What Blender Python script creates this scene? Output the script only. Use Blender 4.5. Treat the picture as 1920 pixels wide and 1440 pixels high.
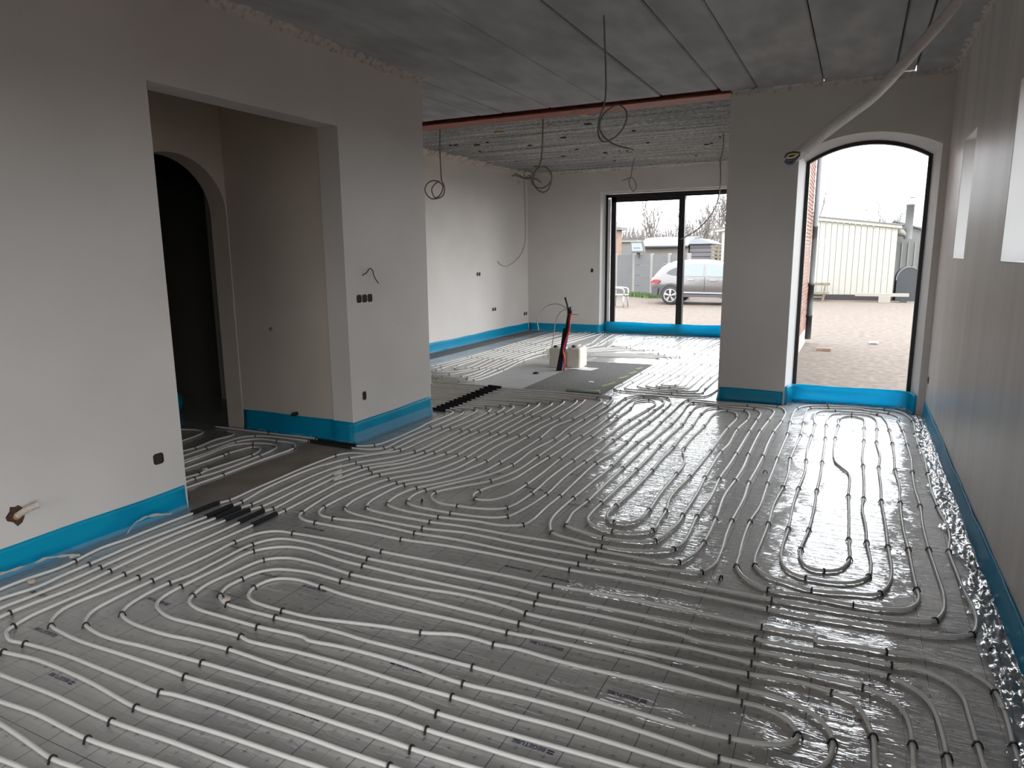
import bpy, bmesh, math, random
import numpy as np
from mathutils import Vector, Matrix, noise as mnoise

for o in list(bpy.data.objects):
    bpy.data.objects.remove(o, do_unlink=True)
random.seed(7)
SC = bpy.context.scene
COL = SC.collection

# ---------------------------------------------------------------- camera
cam_d = bpy.data.cameras.new('camera')
cam_d.sensor_fit = 'HORIZONTAL'
cam_d.sensor_width = 36.0
cam_d.lens = 24.397
cam_d.clip_start = 0.05
cam_d.clip_end = 400
cam = bpy.data.objects.new('camera', cam_d)
COL.objects.link(cam)
CAMROT = Matrix(((0.897293, -0.071976, 0.435529), (0.441331, 0.167787, -0.881518), (-0.009628, 0.983192, 0.182319)))
cam.matrix_world = Matrix.Translation((0, 0, 1.6)) @ CAMROT.to_4x4()
SC.camera = cam

# ---------------------------------------------------------------- world, light, exposure
SKY = 5.6
world = bpy.data.worlds.new('overcast_sky')
SC.world = world
world.use_nodes = True
bg = world.node_tree.nodes['Background']
bg.inputs['Color'].default_value = (0.93, 0.965, 1.0, 1)
bg.inputs['Strength'].default_value = SKY
SC.view_settings.view_transform = 'Standard'
SC.view_settings.look = 'None'
SC.view_settings.exposure = 0.5
SC.view_settings.gamma = 1.0
SC.view_settings.use_curve_mapping = False
SC.cycles.max_bounces = 14
SC.cycles.diffuse_bounces = 8
SC.cycles.glossy_bounces = 5
SC.cycles.transparent_max_bounces = 24
SC.cycles.caustics_reflective = False
SC.cycles.caustics_refractive = False
SC.cycles.sample_clamp_indirect = 6.0


def portal(name, loc, rot, sx, sy):
    l = bpy.data.lights.new(name, 'AREA')
    l.shape = 'RECTANGLE'
    l.size = sx
    l.size_y = sy
    l.cycles.is_portal = True
    o = bpy.data.objects.new(name, l)
    COL.objects.link(o)
    o.location = loc
    o.rotation_euler = rot
    return o


# daylight portals (they guide the sky light through the window openings and emit nothing themselves)
portal('portal_arch', (0.0, 8.22, 1.4), (math.radians(-90), 0, 0), 1.3, 2.9)
portal('portal_far', (-3.15, 14.5, 1.45), (math.radians(-90), 0, 0), 3.2, 2.9)
for py in (6.365, 4.2):
    portal('portal_right', (1.12, py, 2.0), (0, math.radians(90), 0), 1.0, 0.75)
portal('portal_added_door', (1.12, -.2, 1.2), (0, math.radians(90), 0), 2.4, 2.5)  # this and the next two serve added, unseen openings
portal('portal_added_back', (-1.7, -2.93, 1.4), (math.radians(90), 0, 0), 2.3, 1.3)
portal('portal_added_side', (-.78, 10.3, 1.35), (0, math.radians(90), 0), 2.7, 3.7)

# ---------------------------------------------------------------- helpers
def tag(o, label=None, cat=None, group=None, kind=None):
    if label: o['label'] = label
    if cat: o['category'] = cat
    if group: o['group'] = group
    if kind: o['kind'] = kind
    return o


class MB:
    """collects geometry, links it as one mesh object"""
    def __init__(self):
        self.v = []
        self.f = []
        self.sm = []

    def add(self, vs, fs, smooth=False):
        n = len(self.v)
        self.v += [tuple(float(c) for c in q) for q in vs]
        self.f += [tuple(i + n for i in f) for f in fs]
        self.sm += [smooth] * len(fs)
        return self

    def box(self, x0, x1, y0, y1, z0, z1):
        vs = [(x, y, z) for z in (z0, z1) for y in (y0, y1) for x in (x0, x1)]
        return self.add(vs, [(0, 2, 3, 1), (4, 5, 7, 6), (0, 1, 5, 4), (2, 6, 7, 3), (0, 4, 6, 2), (1, 3, 7, 5)])

    def obox(self, c, d, u, w, h, l):
        """box centred at c, long axis d (length l), up u (h), side (w)"""
        d = Vector(d).normalized(); u = Vector(u)
        s = d.cross(u).normalized(); u = s.cross(d).normalized(); c = Vector(c)
        vs = [c + d * (a * l / 2) + s * (b * w / 2) + u * (e * h / 2) for e in (-1, 1) for b in (-1, 1) for a in (-1, 1)]
        return self.add(vs, [(0, 2, 3, 1), (4, 5, 7, 6), (0, 1, 5, 4), (2, 6, 7, 3), (0, 4, 6, 2), (1, 3, 7, 5)])

    def bar(self, a, b, w, h, up=(0, 0, 1)):
        a = Vector(a); b = Vector(b)
        return self.obox((a + b) / 2, b - a, up, w, h, (b - a).length)

    def tube(self, pts, r, n=8, cap=True, radii=None, smooth=True):
        pts = [Vector(q) for q in pts]
        m = len(pts)
        tang = []
        for i in range(m):
            t = pts[min(i + 1, m - 1)] - pts[max(i - 1, 0)]
            tang.append(t.normalized() if t.length > 1e-9 else Vector((0, 0, 1)))
        ref = Vector((0, 0, 1)) if abs(tang[0].z) < .9 else Vector((1, 0, 0))
        nrm = (ref - tang[0] * ref.dot(tang[0])).normalized()
        vs = []
        for i in range(m):
            nrm = nrm - tang[i] * nrm.dot(tang[i])
            if nrm.length < 1e-6:
                nrm = tang[i].orthogonal()
            nrm.normalize()
            bi = tang[i].cross(nrm)
            rr = radii[i] if radii else r
            for k in range(n):
                a = 2 * math.pi * k / n
                vs.append(pts[i] + nrm * (math.cos(a) * rr) + bi * (math.sin(a) * rr))
        fs = []
        for i in range(m - 1):
            for k in range(n):
                k2 = (k + 1) % n
                fs.append((i * n + k, i * n + k2, (i + 1) * n + k2, (i + 1) * n + k))
        self.add(vs, fs, smooth)
        if cap:
            b = len(self.v) - len(vs)
            self.f.append(tuple(b + k for k in range(n))[::-1]); self.sm.append(False)
            self.f.append(tuple(b + (m - 1) * n + k for k in range(n))); self.sm.append(False)
        return self

    def lathe(self, c, prof, n=20, axis='Z', smooth=True):
        """prof = [(radius, height)], spun about axis through c"""
        vs = []
        for (r, h) in prof:
            for k in range(n):
                a = 2 * math.pi * k / n
                p, q = r * math.cos(a), r * math.sin(a)
                d = {'Z': (p, q, h), 'Y': (p, h, q), 'X': (h, p, q)}[axis]
                vs.append((c[0] + d[0], c[1] + d[1], c[2] + d[2]))
        fs = []
        for i in range(len(prof) - 1):
            for k in range(n):
                k2 = (k + 1) % n
                fs.append((i * n + k, i * n + k2, (i + 1) * n + k2, (i + 1) * n + k))
        return self.add(vs, fs, smooth)

    def prism(self, poly, ax, a, b):
        """poly in the plane normal to ax, extruded a..b"""
        def put(q, t):
            return {'X': (t, q[0], q[1]), 'Y': (q[0], t, q[1]), 'Z': (q[0], q[1], t)}[ax]
        n = len(poly)
        vs = [put(q, a) for q in poly] + [put(q, b) for q in poly]
        fs = [tuple(range(n))[::-1], tuple(range(n, 2 * n))]
        fs += [(i, (i + 1) % n, n + (i + 1) % n, n + i) for i in range(n)]
        return self.add(vs, fs)

    def grid(self, fn, nu, nv, smooth=True):
        vs = [fn(i / nu, j / nv) for i in range(nu + 1) for j in range(nv + 1)]
        fs = [(i * (nv + 1) + j, (i + 1) * (nv + 1) + j, (i + 1) * (nv + 1) + j + 1, i * (nv + 1) + j + 1) for i in range(nu) for j in range(nv)]
        return self.add(vs, fs, smooth)

    def mesh(self, name):
        me = bpy.data.meshes.new(name)
        me.from_pydata(self.v, [], self.f)
        me.polygons.foreach_set('use_smooth', self.sm)
        bm = bmesh.new(); bm.from_mesh(me)
        bmesh.ops.recalc_face_normals(bm, faces=bm.faces)
        bm.to_mesh(me); bm.free()
        me.update()
        return me

    def build(self, name, m, parent=None, bevel=0):
        me = self.mesh(name)
        if m: me.materials.append(m)
        o = bpy.data.objects.new(name, me)
        COL.objects.link(o)
        if parent:
            o.parent = parent
            o.matrix_parent_inverse = parent.matrix_world.inverted() if False else Matrix.Identity(4)
            loc = parent.get('_loc')
            if loc is not None:
                o.location = (-loc[0], -loc[1], -loc[2])
        if bevel:
            b = o.modifiers.new('bevel', 'BEVEL'); b.width = bevel; b.segments = 2; b.limit_method = 'ANGLE'
        return o


def empty(name, loc, label=None, cat=None, group=None, kind=None):
    """an Empty at a thing's base; parts are given in world coordinates and shifted to it"""
    o = bpy.data.objects.new(name, None)
    COL.objects.link(o)
    o.location = loc
    o.empty_display_size = .1
    o['_loc'] = [float(c) for c in loc]
    return tag(o, label, cat, group, kind)


def struct(mb, name, m, parent=None, bevel=0):
    o = mb.build(name, m, parent, bevel)
    if parent is None: o['kind'] = 'structure'
    return o


def spline(pts, step=.03):
    """centripetal Catmull-Rom through pts, resampled"""
    P = [np.array(q, float) for q in pts]
    P = [2 * P[0] - P[1]] + P + [2 * P[-1] - P[-2]]
    out = []
    for i in range(1, len(P) - 2):
        p0, p1, p2, p3 = P[i - 1], P[i], P[i + 1], P[i + 2]
        t0 = 0.0
        t1 = t0 + max(1e-4, np.linalg.norm(p1 - p0)) ** .5
        t2 = t1 + max(1e-4, np.linalg.norm(p2 - p1)) ** .5
        t3 = t2 + max(1e-4, np.linalg.norm(p3 - p2)) ** .5
        n = max(2, int(np.linalg.norm(p2 - p1) / step))
        for t in np.linspace(t1, t2, n, endpoint=False):
            a1 = (t1 - t) / (t1 - t0) * p0 + (t - t0) / (t1 - t0) * p1
            a2 = (t2 - t) / (t2 - t1) * p1 + (t - t1) / (t2 - t1) * p2
            a3 = (t3 - t) / (t3 - t2) * p2 + (t - t2) / (t3 - t2) * p3
            b1 = (t2 - t) / (t2 - t0) * a1 + (t - t0) / (t2 - t0) * a2
            b2 = (t3 - t) / (t3 - t1) * a2 + (t - t1) / (t3 - t1) * a3
            out.append((t2 - t) / (t2 - t1) * b1 + (t - t1) / (t2 - t1) * b2)
    out.append(P[-2])
    return out


# ---------------------------------------------------------------- materials
def new_mat(name):
    m = bpy.data.materials.new(name)
    m.use_nodes = True
    nt = m.node_tree
    return m, nt, nt.nodes, nt.links, nt.nodes['Principled BSDF']


def mat(name, col, rough=.6, metal=0.0, var=0.0, vscale=6.0, col2=None, bump=0.0, bscale=40.0, stretch=(1, 1, 1), coat=0.0, spec=None, detail=5.0, contrast=None):
    m, nt, N, L, B = new_mat(name)
    B.inputs['Base Color'].default_value = (*col, 1)
    B.inputs['Roughness'].default_value = rough
    B.inputs['Metallic'].default_value = metal
    if spec is not None: B.inputs['Specular IOR Level'].default_value = spec
    if coat:
        B.inputs['Coat Weight'].default_value = coat
        B.inputs['Coat Roughness'].default_value = .1
    tc = N.new('ShaderNodeTexCoord')
    mp = N.new('ShaderNodeMapping'); mp.inputs['Scale'].default_value = stretch
    geo = N.new('ShaderNodeNewGeometry')
    L.new(geo.outputs['Position'], mp.inputs['Vector'])
    if var or col2:
        nz = N.new('ShaderNodeTexNoise'); nz.inputs['Scale'].default_value = vscale; nz.inputs['Detail'].default_value = detail
        L.new(mp.outputs['Vector'], nz.inputs['Vector'])
        mx = N.new('ShaderNodeMix'); mx.data_type = 'RGBA'
        c2 = col2 if col2 else tuple(c * (1 - var) for c in col)
        mx.inputs['A'].default_value = (*col, 1)
        mx.inputs['B'].default_value = (*c2, 1)
        mr = N.new('ShaderNodeMapRange')
        lo, hi = contrast if contrast else (.35, .65)
        mr.inputs['From Min'].default_value = lo; mr.inputs['From Max'].default_value = hi
        L.new(nz.outputs['Fac'], mr.inputs['Value'])
        L.new(mr.outputs['Result'], mx.inputs['Factor'])
        L.new(mx.outputs['Result'], B.inputs['Base Color'])
    if bump:
        nb = N.new('ShaderNodeTexNoise'); nb.inputs['Scale'].default_value = bscale; nb.inputs['Detail'].default_value = 4
        L.new(mp.outputs['Vector'], nb.inputs['Vector'])
        bp = N.new('ShaderNodeBump'); bp.inputs['Strength'].default_value = bump; bp.inputs['Distance'].default_value = .01
        L.new(nb.outputs['Fac'], bp.inputs['Height'])
        L.new(bp.outputs['Normal'], B.inputs['Normal'])
    return m


def glass_mat(name, refl=.05, tint=(1, 1, 1)):
    m, nt, N, L, B = new_mat(name)
    N.remove(B)
    out = N['Material Output']
    tr = N.new('ShaderNodeBsdfTransparent'); tr.inputs['Color'].default_value = (*tint, 1)
    gl = N.new('ShaderNodeBsdfGlossy'); gl.inputs['Roughness'].default_value = .02
    lw = N.new('ShaderNodeFresnel'); lw.inputs['IOR'].default_value = 1.18
    mx = N.new('ShaderNodeMixShader')
    L.new(lw.outputs['Fac'], mx.inputs['Fac'])
    L.new(tr.outputs[0], mx.inputs[1]); L.new(gl.outputs[0], mx.inputs[2])
    L.new(mx.outputs[0], out.inputs['Surface'])
    return m


def film_mat(name, col, transp=.5, transl=.3, rough=.15, bump=.4, bscale=60):
    """thin plastic film or foam sheet: part clear, part translucent, glossy skin"""
    m, nt, N, L, B = new_mat(name)
    out = N['Material Output']
    B.inputs['Base Color'].default_value = (*col, 1)
    B.inputs['Roughness'].default_value = rough
    geo = N.new('ShaderNodeNewGeometry')
    nb = N.new('ShaderNodeTexNoise'); nb.inputs['Scale'].default_value = bscale; nb.inputs['Detail'].default_value = 3
    L.new(geo.outputs['Position'], nb.inputs['Vector'])
    bp = N.new('ShaderNodeBump'); bp.inputs['Strength'].default_value = bump; bp.inputs['Distance'].default_value = .01
    L.new(nb.outputs['Fac'], bp.inputs['Height']); L.new(bp.outputs['Normal'], B.inputs['Normal'])
    tl = N.new('ShaderNodeBsdfTranslucent'); tl.inputs['Color'].default_value = (*[min(1, c * 1.6) for c in col], 1)
    tr = N.new('ShaderNodeBsdfTransparent'); tr.inputs['Color'].default_value = (*[min(1, .35 + c) for c in col], 1)
    m1 = N.new('ShaderNodeMixShader'); m1.inputs['Fac'].default_value = transl
    m2 = N.new('ShaderNodeMixShader'); m2.inputs['Fac'].default_value = transp
    L.new(B.outputs[0], m1.inputs[1]); L.new(tl.outputs[0], m1.inputs[2])
    L.new(m1.outputs[0], m2.inputs[1]); L.new(tr.outputs[0], m2.inputs[2])
    L.new(m2.outputs[0], out.inputs['Surface'])
    return m


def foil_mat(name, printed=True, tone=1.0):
    """grey reflective membrane under a glossy clear skin, blue grid and plus marks printed on it"""
    m, nt, N, L, B = new_mat(name)
    geo = N.new('ShaderNodeNewGeometry')
    sep = N.new('ShaderNodeSeparateXYZ'); L.new(geo.outputs['Position'], sep.inputs[0])

    def math_(op, a, b=None, clamp=False):
        n = N.new('ShaderNodeMath'); n.operation = op; n.use_clamp = clamp
        for i, s in enumerate((a, b)):
            if s is None: continue
            if isinstance(s, (int, float)): n.inputs[i].default_value = s
            else: L.new(s, n.inputs[i])
        return n.outputs[0]

    def noise(scale, stretch, detail=4, rough=.5, dist=0.0):
        mp = N.new('ShaderNodeMapping'); mp.inputs['Scale'].default_value = stretch
        L.new(geo.outputs['Position'], mp.inputs['Vector'])
        nz = N.new('ShaderNodeTexNoise'); nz.inputs['Scale'].default_value = scale
        nz.inputs['Detail'].default_value = detail; nz.inputs['Roughness'].default_value = rough
        nz.inputs['Distortion'].default_value = dist
        L.new(mp.outputs['Vector'], nz.inputs['Vector'])
        return nz.outputs['Fac']

    def mix(fac, a, b):
        x = N.new('ShaderNodeMix'); x.data_type = 'RGBA'
        for k, s in (('Factor', fac), ('A', a), ('B', b)):
            if isinstance(s, tuple): x.inputs[k].default_value = (*s, 1)
            elif isinstance(s, float): x.inputs[k].default_value = s
            else: L.new(s, x.inputs[k])
        return x.outputs['Result']

    def rng(v, a, b, c=0.0, d=1.0):
        r = N.new('ShaderNodeMapRange')
        r.inputs['From Min'].default_value = a; r.inputs['From Max'].default_value = b
        r.inputs['To Min'].default_value = c; r.inputs['To Max'].default_value = d
        L.new(v, r.inputs['Value'])
        return r.outputs['Result']

    big = rng(noise(2.2, (1, 1, 1)), .35, .65)
    fine = rng(noise(28, (1, 1, 1)), .3, .7)
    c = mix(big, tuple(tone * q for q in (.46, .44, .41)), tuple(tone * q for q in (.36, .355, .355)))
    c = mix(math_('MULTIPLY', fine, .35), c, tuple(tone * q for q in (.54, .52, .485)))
    if printed:
        sx = math_('ADD', sep.outputs['X'], math_('MULTIPLY', math_('LESS_THAN', sep.outputs['X'], -.42), .1))
        wob = math_('MULTIPLY', math_('SUBTRACT', noise(1.6, (1, 1, 1), 2), .5), .02)
        sx = math_('ADD', sx, wob)
        sy = math_('ADD', sep.outputs['Y'], math_('MULTIPLY', math_('SUBTRACT', noise(1.3, (1, 1, 1), 2), .5), .03))

        def line(s, period, phase, half):
            w = math_('WRAP', math_('SUBTRACT', s, phase), period / 2)
            n = w.node; n.inputs[1].default_value = period / 2; n.inputs[2].default_value = -period / 2
            return math_('LESS_THAN', math_('ABSOLUTE', w), half), w
        lx, _ = line(sx, .2, -.05, .0017)
        lx2, _ = line(sx, .1, -.05, .0009)
        ly, _ = line(sy, .2, 2.18, .0009)
        ly2, _ = line(sy, 1.0, 2.18, .0018)
        _, px = line(sx, .1, 0.0, 1)
        _, py = line(sy, .1, 2.13, 1)
        ax = math_('ABSOLUTE', px); ay = math_('ABSOLUTE', py)
        plus = math_('MAXIMUM', math_('MULTIPLY', math_('LESS_THAN', ax, .0014), math_('LESS_THAN', ay, .010)),
                     math_('MULTIPLY', math_('LESS_THAN', ay, .0014), math_('LESS_THAN', ax, .010)))
        dark = math_('MAXIMUM', math_('MAXIMUM', lx, ly2), math_('MULTIPLY', plus, .8))
        thin = math_('MULTIPLY', math_('MAXIMUM', lx2, ly), .6)
        ink = math_('MULTIPLY', math_('MAXIMUM', dark, thin), rng(noise(3.0, (1, 1, 1)), .3, .5, .55, 1.0))
        c = mix(ink, c, (.028, .033, .105))
    L.new(c, B.inputs['Base Color'])
    B.inputs['Roughness'].default_value = .55
    B.inputs['Coat Weight'].default_value = 1.0
    B.inputs['Coat Roughness'].default_value = .045
    B.inputs['Coat IOR'].default_value = 1.95
    # wrinkles of the film: soft billows between the pipes, fine creases across them
    w1 = noise(3.4, (1.3, 1.0, 1), 2, .45, .4)
    w2 = noise(6.0, (1.0, 5.0, 1), 3, .6, .6)
    hgt = math_('ADD', math_('MULTIPLY', w1, .045), math_('MULTIPLY', w2, .027))
    bp = N.new('ShaderNodeBump'); bp.inputs['Strength'].default_value = .33; bp.inputs['Distance'].default_value = 1.0
    L.new(hgt, bp.inputs['Height'])
    L.new(bp.outputs['Normal'], B.inputs['Coat Normal'])
    return m


def emboss_rough_ceiling(name):
    m, nt, N, L, B = new_mat(name)
    geo = N.new('ShaderNodeNewGeometry')

    def noise(scale, st, det=6):
        mp = N.new('ShaderNodeMapping'); mp.inputs['Scale'].default_value = st
        L.new(geo.outputs['Position'], mp.inputs['Vector'])
        nz = N.new('ShaderNodeTexNoise'); nz.inputs['Scale'].default_value = scale; nz.inputs['Detail'].default_value = det
        nz.inputs['Roughness'].default_value = .65
        L.new(mp.outputs['Vector'], nz.inputs['Vector'])
        return nz.outputs['Fac']
    n1 = noise(22, (1, 2.2, 1)); n2 = noise(3, (.25, 3, 1))
    r1 = N.new('ShaderNodeValToRGB')
    r1.color_ramp.elements[0].position = .38; r1.color_ramp.elements[0].color = (.16, .155, .15, 1)
    r1.color_ramp.elements[1].position = .62; r1.color_ramp.elements[1].color = (.62, .61, .59, 1)
    L.new(n1, r1.inputs['Fac'])
    r2 = N.new('ShaderNodeValToRGB')
    r2.color_ramp.elements[0].position = .35; r2.color_ramp.elements[0].color = (.45, .45, .45, 1)
    r2.color_ramp.elements[1].position = .65; r2.color_ramp.elements[1].color = (1, 1, 1, 1)
    L.new(n2, r2.inputs['Fac'])
    mx = N.new('ShaderNodeMix'); mx.data_type = 'RGBA'; mx.blend_type = 'MULTIPLY'; mx.inputs['Factor'].default_value = 1
    L.new(r1.outputs['Color'], mx.inputs['A']); L.new(r2.outputs['Color'], mx.inputs['B'])
    L.new(mx.outputs['Result'], B.inputs['Base Color'])
    B.inputs['Roughness'].default_value = .9
    bp = N.new('ShaderNodeBump'); bp.inputs['Strength'].default_value = .7; bp.inputs['Distance'].default_value = .02
    L.new(n1, bp.inputs['Height']); L.new(bp.outputs['Normal'], B.inputs['Normal'])
    return m


M = {}
M['plaster'] = mat('plaster', (.70, .66, .625), .75, var=.10, vscale=.9, bump=.05, bscale=9)
M['plaster_hall'] = mat('plaster_hall', (.62, .54, .46), .8, var=.12, vscale=1.1)
M['plaster_trowelled'] = mat('plaster_trowelled', (.68, .63, .59), .40, var=.2, vscale=2.2, stretch=(1, 1.6, .16), bump=.10, bscale=7)
M['reveal'] = mat('reveal', (.72, .71, .70), .7, var=.05, vscale=2)
M['raw_plaster'] = mat('raw_plaster', (.62, .56, .51), .9, col2=(.30, .26, .23), vscale=24, bump=.6, bscale=40, contrast=(.5, .75))
M['ceiling'] = mat('ceiling_concrete', (.47, .465, .46), .85, col2=(.33, .335, .345), vscale=2.6, stretch=(1.6, .7, 1), bump=.15, bscale=18)
M['ceiling_rough'] = emboss_rough_ceiling('ceiling_rough')
M['red_steel'] = mat('red_oxide_steel', (.36, .085, .05), .55, var=.3, vscale=9)
M['dark_gap'] = mat('dark_gap', (.02, .02, .02), .9)
M['foil'] = foil_mat('foil_printed', True)
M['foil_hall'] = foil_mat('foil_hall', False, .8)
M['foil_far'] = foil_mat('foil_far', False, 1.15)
M['concrete'] = mat('bare_screed', (.33, .285, .245), .85, var=.25, vscale=4, bump=.2, bscale=60)
M['dark_screed'] = mat('dark_screed', (.22, .21, .20), .9, col2=(.13, .125, .12), vscale=38, bump=.35, bscale=70)
M['underlay'] = mat('grey_underlay', (.56, .56, .555), .38, var=.14, vscale=3, stretch=(1, 4, 1), bump=.25, bscale=12)
M['pipe'] = mat('pipe_white', (.80, .775, .73), .33, var=.04, vscale=3)
M['clip'] = mat('clip_black', (.012, .012, .013), .5)
M['foam'] = mat('foam_sleeve_black', (.010, .010, .011), .95)
M['blue'] = film_mat('blue_edge_foam', (.0, .43, .62), .10, .42, .35, .25, 26)
M['film'] = film_mat('clear_film', (.70, .74, .78), .84, .05, .05, .5, 70)
M['film_silver'] = film_mat('silver_film', (.62, .63, .64), .45, .05, .10, .35, 50)
M['film_silver'].node_tree.nodes['Principled BSDF'].inputs['Metallic'].default_value = .8
M['ink'] = mat('print_ink', (.022, .026, .085), .35)
M['frame'] = mat('frame_black', (.010, .008, .009), .4)
M['seal'] = mat('sash_guide_grey', (.42, .41, .41), .4, var=.3, vscale=14)
M['glass'] = glass_mat('window_glass')
M['socket'] = mat('socket_black', (.012, .011, .011), .55)
M['socket_in'] = mat('socket_inside', (.03, .02, .018), .8)
M['cable'] = mat('cable_grey', (.20, .185, .175), .5)
M['cable_light'] = mat('cable_light', (.46, .44, .42), .5)
M['conduit'] = mat('conduit_white', (.66, .63, .61), .45)
M['w_yellow'] = mat('wire_yellow', (.62, .45, .10), .45)
M['w_blue'] = mat('wire_blue', (.04, .16, .25), .45)
M['w_brown'] = mat('wire_brown', (.25, .12, .09), .45)
M['w_black'] = mat('wire_black', (.02, .02, .02), .45)
M['w_white'] = mat('wire_white', (.6, .56, .5), .45)
M['red_pl'] = mat('conduit_red', (.60, .045, .035), .4)
M['blue_pl'] = mat('conduit_blue', (.05, .07, .28), .4)
M['jerry'] = mat('jerrycan_white', (.72, .66, .58), .45, var=.05, vscale=4)
M['paper'] = mat('paper_white', (.85, .85, .83), .7)
M['marker'] = mat('marker_green', (.42, .60, .05), .7, col2=(.16, .2, .08), vscale=60)
M['orange'] = mat('drain_orange', (.62, .36, .13), .6, var=.35, vscale=30)
M['chipped'] = mat('chipped_wall', (.10, .05, .035), .9, var=.5, vscale=50)
M['crumb'] = mat('plaster_crumb', (.68, .56, .46), .9, var=.2, vscale=60)
# outside (an overcast yard seen through the panes)
M['gravel'] = mat('gravel', (.115, .090, .070), .95, col2=(.062, .046, .036), vscale=9, detail=10, bump=.5, bscale=30)
M['brick'] = mat('brick_red', (0.195, 0.094, 0.066), .85, col2=(0.128, 0.064, 0.045), vscale=7, bump=.3, bscale=60)
M['brick2'] = mat('brick_light', (0.226, 0.139, 0.102), .85, var=.3, vscale=9)
M['mortar'] = mat('mortar', (0.271, 0.248, 0.226), .9)
M['plinth'] = mat('plinth_white', (0.316, 0.301, 0.286), .8, var=.3, vscale=12)
M['zinc'] = mat('zinc_pipe', (0.094, 0.098, 0.105), .5)
M['castiron'] = mat('castiron', (0.012, 0.012, 0.014), .55)
M['shed'] = mat('shed_cream', (.285, .275, .24), .8, var=.10, vscale=8, stretch=(3, 3, .3))
M['shed_base'] = mat('shed_base', (0.023, 0.017, 0.018), .8)
M['shed_roof'] = mat('shed_roof', (0.120, 0.120, 0.117), .7)
M['sheet_grey'] = mat('sheet_grey', (0.143, 0.143, 0.139), .7, var=.1, vscale=3)
M['tank'] = mat('tank_black', (0.030, 0.032, 0.035), .7, var=.5, vscale=30)
M['wood'] = mat('weathered_wood', (0.150, 0.124, 0.086), .85, var=.25, vscale=8)
M['block'] = mat('pale_block', (0.226, 0.207, 0.177), .9)
M['fence'] = mat('fence_concrete', (0.094, 0.094, 0.095), .9, var=.18, vscale=6, stretch=(4, 4, .6))
M['fence_post'] = mat('fence_post', (0.188, 0.180, 0.165), .9)
M['grass'] = mat('grass', (0.075, 0.124, 0.038), .9, var=.4, vscale=9)
M['bark'] = mat('bark', (.15, .135, .125), .95)
M['car'] = mat('car_paint', (0.102, 0.096, 0.094), .28, metal=.35, coat=.6)
M['cladding'] = mat('car_cladding', (0.041, 0.041, 0.045), .6)
M['tyre'] = mat('tyre', (0.023, 0.022, 0.022), .8)
M['rim'] = mat('rim_silver', (0.301, 0.293, 0.289), .35, metal=.5)
M['carglass'] = mat('car_glass', (0.105, 0.124, 0.124), .08, spec=.6)
M['taillight'] = mat('tail_light', (0.195, 0.015, 0.019), .25)
M['chair'] = mat('chair_white', (0.248, 0.241, 0.226), .5)
M['roof_tile'] = mat('roof_tile', (0.165, 0.098, 0.079), .8, var=.3, vscale=5)
M['slate_roof'] = mat('slate_roof', (0.098, 0.105, 0.117), .7)
M['siding'] = mat('siding_cream', (0.203, 0.192, 0.169), .8)
M['slat_grey'] = mat('slat_grey', (0.113, 0.109, 0.117), .8)
M['panel_pale'] = mat('panel_pale', (0.180, 0.199, 0.211), .4)
M['dark_walls'] = mat('dark_room', (.10, .085, .075), .9)  # even dark brown, walls and ceiling of the room behind the arch
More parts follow.
